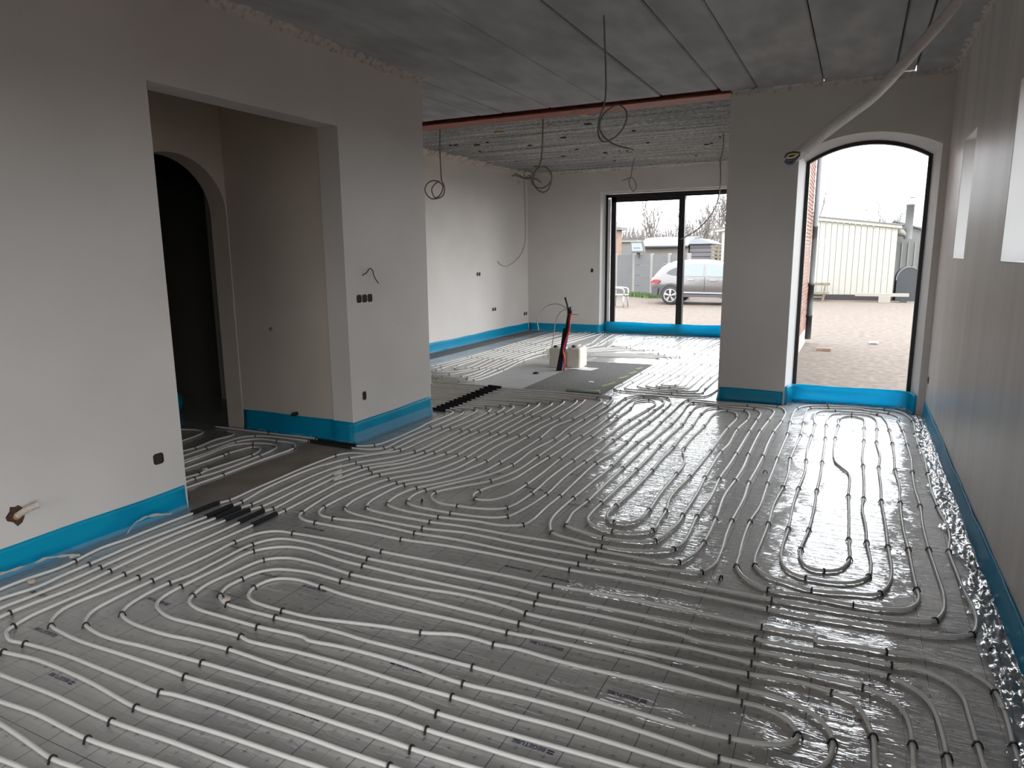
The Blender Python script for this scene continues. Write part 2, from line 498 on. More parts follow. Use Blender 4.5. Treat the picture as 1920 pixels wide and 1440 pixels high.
PIPES = [
('S1', [(-5.43,4.546,0),(-5.162,4.56,0),(-4.755,4.57,1),(-4.212,4.59,1),(-4.149,4.552,0),(-3.74,4.555,0),(-3.612,4.634,1),(-3.582,4.784,0),(-3.604,5.332,0),(-3.628,5.476,0),(-3.653,6.008,0),(-3.766,6.077,0),(-3.76,6.043,0),(-3.922,6.05,0),(-4.722,6.03,0)], [(-3.76,6.043,-3.922,6.05),(-4.155,4.566,-3.74,4.555)]),
('S2', [(-4.843,3.683,0),(-4.868,3.962,1),(-4.876,4.161,0),(-4.876,4.359,0),(-4.793,4.441,1),(-4.678,4.483,0),(-4.218,4.505,1),(-4.193,4.5,0),(-3.733,4.488,0),(-3.566,4.512,0),(-3.485,4.594,1),(-3.501,4.869,0),(-3.51,5.355,1),(-3.535,5.997,0),(-3.575,6.079,1),(-3.776,6.167,0),(-3.763,6.134,0),(-3.927,6.142,0),(-4.727,6.122,0)], [(-3.763,6.134,-3.927,6.142),(-4.186,4.503,-3.733,4.488)]),
('P1', [(-1.856,1.139,0),(-2.113,1.13,0),(-2.227,1.121,1),(-2.393,1.134,0),(-2.573,1.147,0),(-2.773,1.15,0),(-3.132,1.261,0),(-3.658,1.53,0),(-3.669,1.726,0),(-3.67,1.825,0),(-3.66,1.9,0),(-3.646,1.986,0),(-3.655,2.085,1),(-3.672,2.154,0),(-3.69,2.262,0),(-3.674,2.406,0),(-3.677,2.499,0),(-3.68,2.68,0),(-3.675,2.847,0),(-3.674,3.05,0),(-3.653,3.119,1),(-3.672,3.321,0),(-3.691,3.591,0),(-3.712,3.889,0),(-3.705,4.24,1),(-3.684,4.314,0),(-3.634,4.365,0),(-3.483,4.405,0),(-3.414,4.493,0),(-3.393,4.605,1),(-3.411,4.942,0),(-3.412,5.388,1),(-3.416,5.792,0),(-3.465,6.182,0),(-3.527,6.252,1),(-3.766,6.227,0),(-3.932,6.236,0),(-4.732,6.216,0)], [(-3.678,2.849,-3.677,3.052),(-3.766,6.227,-3.932,6.236)]),
('P2', [(-1.66,1.272,0),(-1.847,1.262,0),(-2.217,1.23,1),(-2.516,1.234,0),(-2.708,1.219,0),(-2.877,1.216,0),(-3.122,1.299,0),(-3.554,1.552,0),(-3.56,1.668,0),(-3.555,1.705,0),(-3.528,1.812,0),(-3.541,1.95,0),(-3.547,2.093,1),(-3.554,2.222,0),(-3.564,2.361,0),(-3.556,2.584,0),(-3.551,2.716,0),(-3.544,2.84,0),(-3.553,3.051,0),(-3.553,3.128,1),(-3.619,3.433,0),(-3.636,3.903,0),(-3.584,4.171,0),(-3.608,4.011,0),(-3.558,4.232,1),(-3.442,4.409,0),(-3.318,4.595,1),(-3.314,4.937,0),(-3.318,5.392,1),(-3.298,5.762,0),(-3.325,6.143,1),(-3.368,6.308,0),(-3.45,6.358,1),(-3.769,6.322,0),(-3.937,6.333,0),(-4.737,6.313,0)], [(-3.546,2.842,-3.556,3.054),(-3.769,6.322,-3.937,6.333)]),
('P3', [(-1.462,1.367,0),(-1.639,1.357,0),(-1.791,1.35,0),(-1.952,1.343,0),(-2.23,1.324,1),(-2.569,1.327,0),(-2.893,1.316,0),(-3.015,1.316,0),(-3.145,1.359,0),(-3.445,1.541,0),(-3.461,1.616,0),(-3.451,1.768,0),(-3.449,1.939,0),(-3.456,2.094,1),(-3.486,2.529,0),(-3.484,2.693,0),(-3.474,2.848,0),(-3.473,3.043,0),(-3.458,3.122,1),(-3.483,3.464,0),(-3.507,3.759,0),(-3.489,4.058,0),(-3.499,3.936,0),(-3.426,4.151,1),(-3.28,4.371,0),(-3.186,4.61,1),(-3.183,4.947,0),(-3.201,5.39,1),(-3.218,5.797,0),(-3.222,6.144,1),(-3.269,6.423,0),(-3.342,6.478,1),(-3.773,6.42,0),(-3.943,6.431,0),(-4.743,6.411,0)], [(-3.477,2.85,-3.473,3.043),(-3.773,6.42,-3.943,6.431)]),
('P4', [(-1.304,1.467,0),(-1.409,1.466,0),(-1.549,1.457,0),(-1.815,1.443,0),(-2.054,1.423,0),(-2.222,1.412,1),(-2.529,1.436,0),(-2.873,1.438,0),(-3.052,1.414,1),(-3.161,1.417,0),(-3.225,1.432,0),(-3.362,1.516,0),(-3.374,1.57,0),(-3.377,1.613,1),(-3.372,1.723,0),(-3.353,1.879,0),(-3.369,2.089,1),(-3.385,2.233,0),(-3.396,2.459,0),(-3.396,2.651,0),(-3.389,2.847,0),(-3.387,3.04,0),(-3.365,3.12,1),(-3.385,3.447,0),(-3.407,3.959,0),(-3.38,3.847,0),(-3.328,4.093,1),(-3.164,4.33,0),(-3.1,4.626,1),(-3.107,5.045,0),(-3.116,5.391,1),(-3.121,5.8,0),(-3.147,6.177,1),(-3.195,6.503,0),(-3.256,6.564,1),(-3.776,6.52,0),(-3.949,6.532,0),(-4.749,6.512,0)], [(-3.391,2.849,-3.387,3.04),(-3.776,6.52,-3.949,6.532)]),
('P5', [(-1.099,1.565,0),(-1.22,1.565,1),(-1.407,1.558,0),(-1.566,1.556,0),(-1.759,1.547,0),(-1.925,1.541,0),(-2.178,1.52,0),(-2.221,1.51,1),(-2.425,1.509,0),(-2.644,1.51,0),(-2.816,1.509,0),(-3.037,1.49,1),(-3.124,1.476,0),(-3.178,1.493,0),(-3.218,1.514,0),(-3.235,1.551,1),(-3.26,1.64,0),(-3.26,1.738,0),(-3.255,1.905,0),(-3.266,2.096,1),(-3.274,2.365,0),(-3.27,2.608,0),(-3.28,2.858,0),(-3.288,3.063,0),(-3.269,3.124,1),(-3.309,3.452,0),(-3.328,3.864,0),(-3.297,3.748,0),(-3.249,4.079,1),(-3.079,4.329,0),(-3.02,4.648,1),(-3.029,5.254,0),(-3.023,5.408,1),(-3.025,5.803,0),(-3.037,6.16,1),(-3.067,6.608,0),(-3.099,6.658,1),(-3.78,6.622,0),(-3.954,6.636,0),(-4.754,6.616,0)], [(-3.282,2.86,-3.288,3.063),(-3.78,6.622,-3.954,6.636)]),
('P6', [(-0.851,1.683,0),(-0.972,1.675,0),(-1.202,1.662,1),(-1.305,1.661,0),(-1.488,1.656,0),(-1.733,1.648,0),(-1.983,1.633,0),(-2.222,1.619,1),(-2.306,1.62,0),(-2.574,1.613,0),(-2.846,1.602,0),(-2.981,1.61,0),(-3.086,1.625,1),(-3.144,1.666,0),(-3.186,1.734,0),(-3.193,1.821,0),(-3.176,1.942,0),(-3.168,2.105,1),(-3.171,2.284,0),(-3.181,2.473,0),(-3.176,2.652,0),(-3.172,2.861,0),(-3.178,3.063,0),(-3.177,3.131,1),(-3.21,3.517,0),(-3.232,3.749,0),(-3.23,3.67,0),(-3.159,3.999,1),(-3.007,4.284,0),(-2.919,4.665,1),(-2.917,5.057,0),(-2.91,5.405,1),(-2.93,5.805,0),(-2.937,6.182,1),(-2.992,6.714,0),(-3.035,6.786,1),(-3.784,6.727,0),(-3.96,6.742,0),(-4.76,6.722,0)], [(-3.174,2.863,-3.178,3.063),(-3.784,6.727,-3.96,6.742)]),
('P0', [(-2.106,1.051,0),(-2.273,1.054,0),(-2.382,1.047,0),(-2.631,1.04,0)], []),
('first', [(0.57,2.412,0),(0.569,2.522,1),(0.574,2.692,0),(0.563,2.831,1),(0.543,2.887,0),(0.467,2.964,0),(0.349,2.982,0),(0.214,2.96,1),(0.094,2.95,0),(-0.049,2.927,0),(-0.047,2.958,0),(-0.262,2.947,1),(-0.604,2.952,0),(-0.988,2.935,0),(-1.225,2.914,1),(-1.449,2.912,0),(-1.871,2.899,0),(-2.232,2.885,1),(-2.521,2.896,0),(-2.861,2.872,1),(-2.968,2.857,0),(-3.042,2.791,0),(-3.071,2.631,1),(-3.06,2.429,0),(-3.069,2.216,0),(-3.069,2.108,1),(-3.065,1.912,0),(-3.046,1.791,0),(-3.003,1.728,0),(-2.95,1.694,1),(-2.833,1.672,0),(-2.715,1.672,0),(-2.569,1.689,0),(-2.408,1.7,0),(-2.24,1.713,1),(-1.992,1.728,0),(-1.738,1.744,0),(-1.569,1.752,0),(-1.38,1.763,0),(-1.208,1.762,1),(-1.024,1.768,0),(-0.889,1.772,0),(-0.767,1.78,0),(-0.623,1.792,0)], []),
('second', [(0.468,2.363,0),(0.464,2.477,1),(0.459,2.627,0),(0.452,2.749,0),(0.423,2.817,0),(0.341,2.872,0),(0.229,2.865,1),(0.095,2.865,0),(-0.075,2.845,0),(-0.256,2.831,0),(-0.275,2.84,1),(-0.576,2.824,0),(-0.947,2.813,0),(-1.251,2.797,1),(-1.397,2.806,0),(-1.912,2.792,0),(-2.243,2.779,1),(-2.43,2.786,0),(-2.715,2.806,0),(-2.884,2.772,0),(-2.953,2.652,1),(-2.952,2.394,0),(-2.946,2.223,0),(-2.968,2.129,1),(-2.965,1.978,0),(-2.938,1.878,0),(-2.895,1.826,1),(-2.808,1.798,0),(-2.649,1.79,0),(-2.532,1.796,0),(-2.438,1.81,0),(-2.216,1.827,1),(-1.951,1.826,0),(-1.645,1.843,0),(-1.409,1.857,0),(-1.222,1.851,1),(-0.935,1.865,0),(-0.715,1.877,0),(-0.525,1.887,0),(-0.346,1.892,0)], []),
('third', [(0.369,2.316,0),(0.369,2.373,1),(0.362,2.54,0),(0.34,2.662,0),(0.288,2.736,0),(0.217,2.775,1),(0.095,2.782,0),(-0.07,2.757,0),(-0.266,2.741,1),(-0.493,2.718,0),(-0.555,2.731,0),(-0.92,2.736,0),(-1.233,2.715,1),(-1.352,2.714,0),(-1.796,2.696,0),(-2.212,2.698,1),(-2.359,2.701,0),(-2.646,2.731,0),(-2.778,2.698,0),(-2.878,2.588,1),(-2.88,2.332,0),(-2.881,2.126,1),(-2.878,2.057,0),(-2.858,1.988,0),(-2.817,1.944,0),(-2.733,1.911,0),(-2.664,1.9,0),(-2.454,1.913,0),(-2.252,1.921,1),(-2.205,1.91,0),(-1.96,1.933,0),(-1.731,1.947,0),(-1.433,1.947,0),(-1.223,1.954,1),(-0.98,1.958,0),(-0.815,1.968,0),(-0.595,1.971,0),(-0.385,1.971,0),(-0.344,1.975,0),(-0.197,1.979,0)], []),
('big', [(0.162,2.217,0),(0.158,2.374,1),(0.149,2.413,0),(0.131,2.481,0),(0.097,2.547,0),(0.025,2.575,1),(-0.09,2.589,0),(-0.267,2.562,1),(-0.513,2.543,0),(-0.699,2.536,0),(-0.896,2.53,0),(-1.045,2.521,0),(-1.222,2.524,1),(-1.447,2.523,0),(-1.783,2.521,0),(-2.202,2.512,1),(-2.445,2.513,0),(-2.61,2.463,0),(-2.659,2.39,0),(-2.671,2.314,1),(-2.672,2.215,0),(-2.631,2.145,1),(-2.579,2.111,0),(-2.529,2.098,1),(-2.236,2.104,1),(-2.033,2.12,0),(-1.881,2.127,0),(-1.755,2.124,0),(-1.563,2.134,0),(-1.246,2.15,1),(-1.076,2.152,0),(-0.858,2.155,0),(-0.687,2.157,0),(-0.426,2.154,0),(-0.271,2.161,1),(-0.169,2.179,0),(-0.116,2.2,0),(-0.078,2.237,0),(-0.068,2.275,1),(-0.091,2.324,0),(-0.131,2.357,0),(-0.192,2.376,0),(-0.263,2.374,1),(-0.471,2.357,0),(-0.712,2.341,0),(-0.929,2.332,0),(-1.167,2.339,0),(-1.247,2.328,1),(-1.314,2.332,0),(-1.424,2.327,0),(-1.573,2.276,1),(-1.738,2.25,0),(-1.944,2.203,0),(-2.081,2.173,0),(-2.251,2.163,1),(-2.449,2.172,0),(-2.515,2.209,0),(-2.546,2.273,1),(-2.527,2.38,0),(-2.425,2.427,0),(-2.252,2.42,1),(-2.113,2.405,0),(-1.804,2.409,0),(-1.484,2.428,0),(-1.236,2.435,1),(-1.058,2.454,0),(-0.864,2.464,0),(-0.681,2.473,0),(-0.496,2.468,0),(-0.288,2.455,1),(-0.171,2.458,0),(-0.079,2.44,0),(-0.019,2.405,0),(0.022,2.348,0),(0.038,2.288,1),(0.037,2.241,0),(0.023,2.177,0),(-0.01,2.122,0),(-0.079,2.077,0),(-0.156,2.065,0),(-0.287,2.051,1),(-0.405,2.06,0),(-0.594,2.069,0),(-0.789,2.07,0),(-1.03,2.059,0),(-1.226,2.04,1),(-1.549,2.052,0),(-1.81,2.042,0),(-1.973,2.021,0),(-2.002,2.031,0),(-2.247,2.011,1),(-2.451,2.007,0),(-2.623,2.008,0),(-2.715,2.038,0),(-2.752,2.088,1),(-2.784,2.194,0),(-2.771,2.349,0),(-2.74,2.527,1),(-2.65,2.599,0),(-2.477,2.614,0),(-2.274,2.598,0),(-2.205,2.591,1),(-1.844,2.611,0),(-1.563,2.644,0),(-1.31,2.629,0),(-1.232,2.615,1),(-0.963,2.624,0),(-0.687,2.628,0),(-0.536,2.648,0),(-0.265,2.646,1),(-0.095,2.658,0),(0.096,2.664,0),(0.129,2.657,1),(0.212,2.629,0),(0.254,2.567,0),(0.271,2.481,0),(0.273,2.39,1),(0.269,2.268,0)], []),
('R', [(-4.766,6.83,0),(-3.966,6.85,0),(-3.787,6.834,0),(-2.906,6.843,1),(-2.867,6.769,0),(-2.847,6.179,1),(-2.836,5.808,0),(-2.824,5.415,1),(-2.823,4.922,0),(-2.81,4.666,1),(-2.837,4.465,0),(-2.899,4.246,0),(-3.068,3.977,1),(-3.107,3.813,0),(-3.116,3.536,0),(-3.051,3.155,1),(-3.025,3.1,0),(-2.95,3.061,0),(-2.855,3.057,1),(-2.519,3.068,0),(-2.232,3.069,1),(-1.941,3.102,0),(-1.548,3.113,0),(-1.216,3.109,1),(-0.916,3.129,0),(-0.644,3.13,0),(-0.26,3.121,1),(-0.056,3.126,0),(0.093,3.143,0),(0.296,3.165,0),(0.428,3.185,0),(0.495,3.222,0),(0.542,3.259,1),(0.568,3.338,0),(0.58,3.478,0),(0.563,3.681,0),(0.554,3.938,0),(0.549,4.185,1),(0.575,4.395,0),(0.576,4.628,0),(0.562,4.829,0),(0.56,4.922,1),(0.553,5.261,0),(0.563,5.67,1),(0.573,6.2,0),(0.557,6.479,1),(0.565,6.963,1),(0.572,7.445,1),(0.54,7.675,0),(0.471,7.851,0),(0.346,7.917,1),(-0.185,7.885,1),(-0.386,7.773,0),(-0.46,7.599,1),(-0.48,7.301,0),(-0.475,6.934,1),(-0.459,6.472,1),(-0.462,6.02,0),(-0.463,5.637,1),(-0.462,5.345,0),(-0.461,4.961,1),(-0.455,4.446,0),(-0.474,4.181,1),(-0.474,3.894,0),(-0.46,3.641,0),(-0.452,3.514,1),(-0.395,3.394,0),(-0.277,3.315,1),(-0.105,3.328,0),(0.091,3.322,1),(0.236,3.345,0),(0.308,3.385,0),(0.353,3.458,0),(0.366,3.532,0),(0.363,3.617,1),(0.358,3.847,0),(0.355,4.12,1),(0.346,4.417,0),(0.351,4.913,1),(0.364,5.275,0),(0.353,5.668,1),(0.362,6.051,0),(0.366,6.484,1),(0.359,6.977,1),(0.339,7.381,0),(0.276,7.621,1),(-0.106,7.641,1),(-0.247,7.557,0),(-0.282,7.269,0),(-0.261,6.94,1),(-0.262,6.475,1),(-0.268,5.99,0),(-0.255,5.666,1),(-0.245,5.325,0),(-0.258,4.95,1),(-0.265,4.568,0),(-0.257,4.16,1),(-0.263,3.858,0),(-0.25,3.678,0),(-0.202,3.561,0),(-0.123,3.522,1),(0.004,3.528,0),(0.09,3.57,0),(0.157,3.674,1),(0.17,3.816,0),(0.153,4.131,1),(0.15,4.355,0),(0.132,4.699,0),(0.141,4.909,1),(0.145,5.238,0),(0.141,5.693,1),(0.136,5.949,0),(0.151,6.481,1),(0.154,6.957,1),(0.161,7.224,0),(0.141,7.386,0),(0.047,7.448,1),(-0.031,7.372,0),(-0.063,7.223,1),(-0.061,6.972,1),(-0.073,6.477,1),(-0.05,5.72,0),(0.004,5.557,0),(0.046,5.435,0),(0.051,4.914,1),(0.059,4.499,0),(0.063,4.13,1),(0.071,3.852,1),(0.059,3.787,0),(0.02,3.689,0),(-0.045,3.645,1),(-0.112,3.648,0),(-0.159,3.733,0),(-0.17,3.876,1),(-0.148,4.188,1),(-0.14,4.626,0),(-0.143,4.952,1),(-0.138,5.328,0),(-0.141,5.666,1),(-0.146,6.103,0),(-0.149,6.443,1),(-0.162,6.946,1),(-0.156,7.317,0),(-0.11,7.486,0),(0.046,7.554,1),(0.188,7.553,0),(0.252,7.415,0),(0.259,6.968,1),(0.246,6.476,1),(0.262,6.005,0),(0.246,5.691,1),(0.249,5.223,0),(0.244,4.901,1),(0.252,4.556,0),(0.256,4.375,0),(0.257,4.113,1),(0.263,3.802,0),(0.245,3.622,0),(0.204,3.501,1),(0.166,3.464,0),(0.09,3.443,0),(-0.089,3.398,1),(-0.191,3.427,0),(-0.312,3.476,0),(-0.368,3.565,1),(-0.38,3.678,0),(-0.376,3.872,0),(-0.371,4.19,1),(-0.377,4.516,0),(-0.356,4.926,1),(-0.353,5.23,0),(-0.371,5.666,1),(-0.364,6.005,0),(-0.351,6.452,1),(-0.358,6.954,1),(-0.368,7.35,0),(-0.342,7.675,1),(-0.172,7.758,1),(0.118,7.839,0),(0.191,7.794,0),(0.38,7.723,1),(0.456,7.575,0),(0.448,7.39,1),(0.469,6.99,1),(0.474,6.487,1),(0.478,6.05,0),(0.465,5.672,1),(0.455,5.276,0),(0.462,4.902,1),(0.451,4.48,0),(0.454,4.166,1),(0.466,3.82,0),(0.471,3.58,0),(0.452,3.418,0),(0.414,3.326,1),(0.371,3.295,0),(0.233,3.259,0),(0.092,3.242,0),(-0.061,3.232,0),(-0.251,3.221,1),(-0.665,3.223,0),(-0.942,3.215,0),(-1.199,3.192,1),(-1.584,3.186,0),(-1.94,3.198,0),(-2.213,3.177,1),(-2.561,3.19,0),(-2.803,3.158,1),(-2.901,3.165,0),(-2.966,3.211,0),(-2.987,3.285,1),(-2.996,3.672,0),(-2.952,3.928,1),(-2.764,4.222,0),(-2.724,4.413,0),(-2.71,4.629,1),(-2.738,5.083,0),(-2.736,5.42,1),(-2.743,5.81,0),(-2.737,6.163,1),(-2.782,6.897,0),(-2.821,6.982,1),(-3.791,6.944,0),(-3.972,6.962,0),(-4.772,6.942,0)], [(-3.787,6.834,-3.966,6.85),(-3.791,6.944,-3.972,6.962)]),
('M', [(-4.778,7.056,0),(-3.978,7.076,0),(-3.795,7.056,0),(-2.713,7.082,1),(-2.661,6.96,0),(-2.625,6.171,1),(-2.637,5.781,0),(-2.621,5.42,1),(-2.643,5.064,0),(-2.626,4.646,1),(-2.634,4.329,0),(-2.7,4.122,0),(-2.852,3.886,1),(-2.893,3.638,0),(-2.891,3.447,0),(-2.848,3.323,1),(-2.756,3.279,0),(-2.212,3.259,1),(-1.942,3.303,0),(-1.638,3.296,0),(-1.419,3.292,0),(-1.191,3.298,1),(-0.97,3.305,0),(-0.69,3.338,0),(-0.601,3.369,1),(-0.56,3.473,0),(-0.556,3.656,0),(-0.571,3.92,0),(-0.575,4.15,1),(-0.568,4.555,0),(-0.583,4.937,1),(-0.577,5.245,0),(-0.574,5.655,1),(-0.582,6.027,0),(-0.578,6.47,1),(-0.555,6.945,1),(-0.569,7.446,0),(-0.652,7.609,1),(-0.948,7.624,0),(-1.239,7.596,0),(-1.579,7.576,1),(-1.61,7.409,0),(-1.604,6.937,0),(-1.596,6.437,1),(-1.584,6.103,0),(-1.601,5.641,1),(-1.596,5.27,0),(-1.582,4.906,1),(-1.587,4.442,0),(-1.589,4.12,1),(-1.584,3.786,0),(-1.564,3.67,0),(-1.533,3.591,0),(-1.489,3.52,1),(-1.334,3.478,0),(-1.161,3.458,1),(-0.975,3.486,0),(-0.864,3.531,0),(-0.796,3.595,1),(-0.769,3.689,0),(-0.781,4.135,1),(-0.771,4.514,0),(-0.787,4.938,1),(-0.779,5.27,0),(-0.777,5.641,1),(-0.779,5.994,0),(-0.779,6.427,1),(-0.776,6.899,1),(-0.781,7.242,0),(-0.857,7.402,1),(-1.208,7.413,0),(-1.316,7.448,0),(-1.414,7.332,0),(-1.426,6.949,1),(-1.39,6.431,1),(-1.399,6.011,0),(-1.396,5.625,1),(-1.387,5.228,0),(-1.385,4.897,1),(-1.387,4.429,0),(-1.39,4.109,1),(-1.388,3.893,0),(-1.374,3.805,0),(-1.334,3.742,0),(-1.251,3.697,0),(-1.177,3.687,1),(-1.044,3.726,0),(-0.971,3.804,1),(-0.972,3.951,0),(-0.978,4.15,1),(-1.011,4.404,0),(-0.989,4.902,1),(-0.982,5.253,0),(-0.979,5.634,1),(-0.981,5.967,0),(-0.98,6.463,1),(-0.963,6.919,1),(-1.012,7.14,0),(-1.102,7.212,1),(-1.165,7.162,0),(-1.201,6.97,0),(-1.19,6.463,1),(-1.206,6.029,0),(-1.194,5.625,1),(-1.179,5.522,0),(-1.131,5.37,0),(-1.095,5.177,0),(-1.091,4.924,1),(-1.091,4.484,0),(-1.078,4.121,1),(-1.084,3.939,0),(-1.121,3.859,0),(-1.212,3.829,1),(-1.268,3.87,0),(-1.296,3.964,0),(-1.289,4.102,1),(-1.276,4.48,0),(-1.276,4.934,1),(-1.285,5.247,0),(-1.281,5.616,1),(-1.298,6.09,0),(-1.292,6.417,1),(-1.316,6.932,1),(-1.287,7.245,0),(-1.211,7.326,1),(-1.079,7.291,0),(-0.937,7.285,1),(-0.873,7.114,0),(-0.86,6.882,1),(-0.891,6.448,1),(-0.879,5.888,0),(-0.896,5.643,1),(-0.886,4.926,1),(-0.869,4.566,0),(-0.865,4.118,1),(-0.86,3.979,0),(-0.871,3.865,0),(-0.915,3.66,1),(-1.009,3.602,0),(-1.196,3.577,1),(-1.329,3.608,0),(-1.454,3.655,1),(-1.477,3.757,0),(-1.494,3.861,0),(-1.483,4.103,1),(-1.489,4.445,0),(-1.492,4.897,1),(-1.496,5.232,0),(-1.499,5.64,1),(-1.494,6.072,0),(-1.486,6.407,1),(-1.504,6.937,0),(-1.527,7.332,0),(-1.497,7.459,1),(-1.223,7.503,0),(-0.947,7.551,1),(-0.718,7.486,0),(-0.67,7.402,0),(-0.672,6.946,1),(-0.692,6.466,1),(-0.69,6.034,0),(-0.683,5.655,1),(-0.672,5.245,0),(-0.678,4.944,1),(-0.692,4.551,0),(-0.671,4.143,1),(-0.665,3.755,1),(-0.681,3.572,0),(-0.717,3.458,0),(-0.73,3.44,1),(-0.807,3.401,0),(-0.949,3.398,0),(-1.172,3.394,1),(-1.412,3.402,0),(-1.683,3.387,0),(-1.989,3.385,0),(-2.225,3.361,1),(-2.611,3.363,0),(-2.723,3.389,1),(-2.773,3.468,0),(-2.793,3.605,0),(-2.774,3.868,1),(-2.649,4.044,0),(-2.559,4.268,0),(-2.54,4.396,0),(-2.514,4.611,1),(-2.536,5.021,0),(-2.533,5.419,1),(-2.547,5.784,0),(-2.536,6.161,1),(-2.605,7.061,0),(-2.639,7.151,0),(-3.799,7.172,0),(-3.985,7.193,0),(-4.785,7.173,0)], [(-3.795,7.056,-3.978,7.076),(-3.799,7.172,-3.985,7.193)]),
('C', [(-4.792,7.293,0),(-3.992,7.313,0),(-3.803,7.29,0),(-2.524,7.27,1),(-2.442,7.168,0),(-2.415,6.957,0),(-2.412,6.216,1),(-2.459,5.898,0),(-2.413,5.422,1),(-2.4,5.082,0),(-2.399,4.624,1),(-2.414,4.334,0),(-2.522,4.08,0),(-2.656,3.848,1),(-2.681,3.755,0),(-2.68,3.6,0),(-2.646,3.505,1),(-2.546,3.462,0),(-2.221,3.451,1),(-1.986,3.487,0),(-1.807,3.495,0),(-1.748,3.519,0),(-1.692,3.556,1),(-1.675,3.642,0),(-1.673,3.663,0),(-1.684,3.894,0),(-1.683,4.115,1),(-1.7,4.477,0),(-1.716,4.921,1),(-1.69,5.257,0),(-1.685,5.619,1),(-1.71,6.047,0),(-1.701,6.41,1),(-1.701,6.94,1),(-1.727,7.393,0),(-1.808,7.582,1),(-2.003,7.633,0),(-2.181,7.567,0),(-2.242,7.393,1),(-2.232,6.916,0),(-2.227,6.422,1),(-2.219,5.644,1),(-2.206,5.291,0),(-2.197,4.902,1),(-2.192,4.482,0),(-2.257,4.201,1),(-2.381,4.016,0),(-2.487,3.824,1),(-2.463,3.742,0),(-2.363,3.671,0),(-2.215,3.667,1),(-2.003,3.703,0),(-1.91,3.772,1),(-1.878,4.084,1),(-1.9,4.475,0),(-1.901,4.915,1),(-1.9,5.308,0),(-1.895,5.638,1),(-1.901,6.035,0),(-1.897,6.403,1),(-1.86,6.961,1),(-1.852,7.214,0),(-1.892,7.347,0),(-1.972,7.405,1),(-2.073,7.268,0),(-2.041,6.928,1),(-2.03,6.426,1),(-2.024,6.017,0),(-2.015,5.65,1),(-2.024,5.342,0),(-2.012,4.918,1),(-1.993,4.525,0),(-1.989,4.237,1),(-2.008,3.966,0),(-2.08,3.848,0),(-2.173,3.833,1),(-2.226,3.899,0),(-2.226,3.974,1),(-2.202,4.077,0),(-2.13,4.281,0),(-2.117,4.638,0),(-2.11,4.914,1),(-2.106,5.245,0),(-2.099,5.63,1),(-2.1,6.058,0),(-2.112,6.41,1),(-2.139,6.933,0),(-2.146,7.381,0),(-2.072,7.548,1),(-1.922,7.559,0),(-1.797,7.378,0),(-1.785,6.925,1),(-1.793,6.409,1),(-1.806,6.004,0),(-1.807,5.628,1),(-1.797,5.237,0),(-1.803,4.92,1),(-1.804,4.496,0),(-1.78,4.109,1),(-1.8,3.805,0),(-1.839,3.636,1),(-1.934,3.575,0),(-2.188,3.541,1),(-2.369,3.543,0),(-2.469,3.55,0),(-2.546,3.587,1),(-2.588,3.694,0),(-2.574,3.835,1),(-2.486,4.021,0),(-2.333,4.323,0),(-2.285,4.612,1),(-2.31,5.064,0),(-2.287,5.446,1),(-2.319,5.885,0),(-2.313,6.26,1),(-2.307,6.65,0),(-2.306,6.932,1),(-2.347,7.252,0),(-2.406,7.386,1),(-3.808,7.412,0),(-3.998,7.437,0),(-4.798,7.417,0)], [(-3.803,7.29,-3.992,7.313),(-3.808,7.412,-3.998,7.437)]),
('H1', [(-4.724,3.589,0),(-4.74,3.857,0),(-4.79,4.206,1),(-4.717,4.363,0),(-4.484,4.395,1),(-4.277,4.383,0),(-4.211,4.319,0),(-4.181,4.271,1),(-4.166,3.881,0),(-4.141,3.5,1),(-4.139,3.195,0),(-4.137,3.092,0)], []),
('H2', [(-4.667,3.511,0),(-4.696,3.82,0),(-4.734,4.13,0),(-4.62,4.25,1),(-4.432,4.291,0),(-4.334,4.233,0),(-4.272,3.984,1),(-4.236,3.509,0),(-4.255,3.342,1),(-4.254,3.184,0)], []),
('H3', [(-4.527,3.4,0),(-4.536,3.494,0),(-4.557,3.869,1),(-4.569,3.929,1),(-4.527,4.161,1),(-4.442,4.154,0),(-4.379,4.078,0),(-4.345,3.964,1),(-4.34,3.534,0),(-4.325,3.44,1),(-4.351,3.261,0)], []),
('H4', [(-4.984,3.762,0),(-4.963,3.928,1),(-5.023,4.193,0),(-5.014,4.384,0),(-5.1,4.452,0),(-5.173,4.455,0)], []),
('H5', [(-5.254,3.975,0),(-5.269,4.05,0),(-5.302,4.238,0),(-5.363,4.352,0),(-5.471,4.378,0),(-5.672,4.325,0)], []),
('G1', [(-5.512,8.471,0),(-5.508,8.591,1),(-5.487,9.501,1),(-5.494,10.391,1),(-5.541,11.402,1),(-5.574,12.959,0),(-5.516,13.401,0)], []),
('G2', [(-5.414,8.319,0),(-5.395,8.551,1),(-5.408,9.488,1),(-5.397,10.378,1),(-5.454,11.436,1),(-5.456,13.005,0),(-5.395,13.448,0)], []),
('G3', [(-5.309,8.156,0),(-5.249,8.203,1),(-5.256,8.349,1),(-5.281,8.528,0),(-5.296,9.488,1),(-5.305,10.415,1),(-5.351,11.417,1),(-5.32,13.134,0),(-5.289,13.489,0)], []),
('G4', [(-5.161,13.381,0),(-5.246,13.163,0),(-5.248,11.397,1),(-5.2,10.354,1),(-5.207,9.48,1),(-5.165,8.631,1),(-5.126,8.478,0),(-5.069,8.427,1),(-4.983,8.577,1),(-5.103,9.478,1),(-5.109,10.391,1),(-5.123,11.327,1),(-5.092,13.072,0),(-5.068,13.543,0)], []),
('G5', [(-5.209,8.02,0),(-4.996,8.145,0),(-4.865,8.55,1),(-4.991,9.435,1),(-5.003,10.382,1),(-5.026,11.367,1),(-5.019,13.1,0),(-4.973,13.611,0)], []),
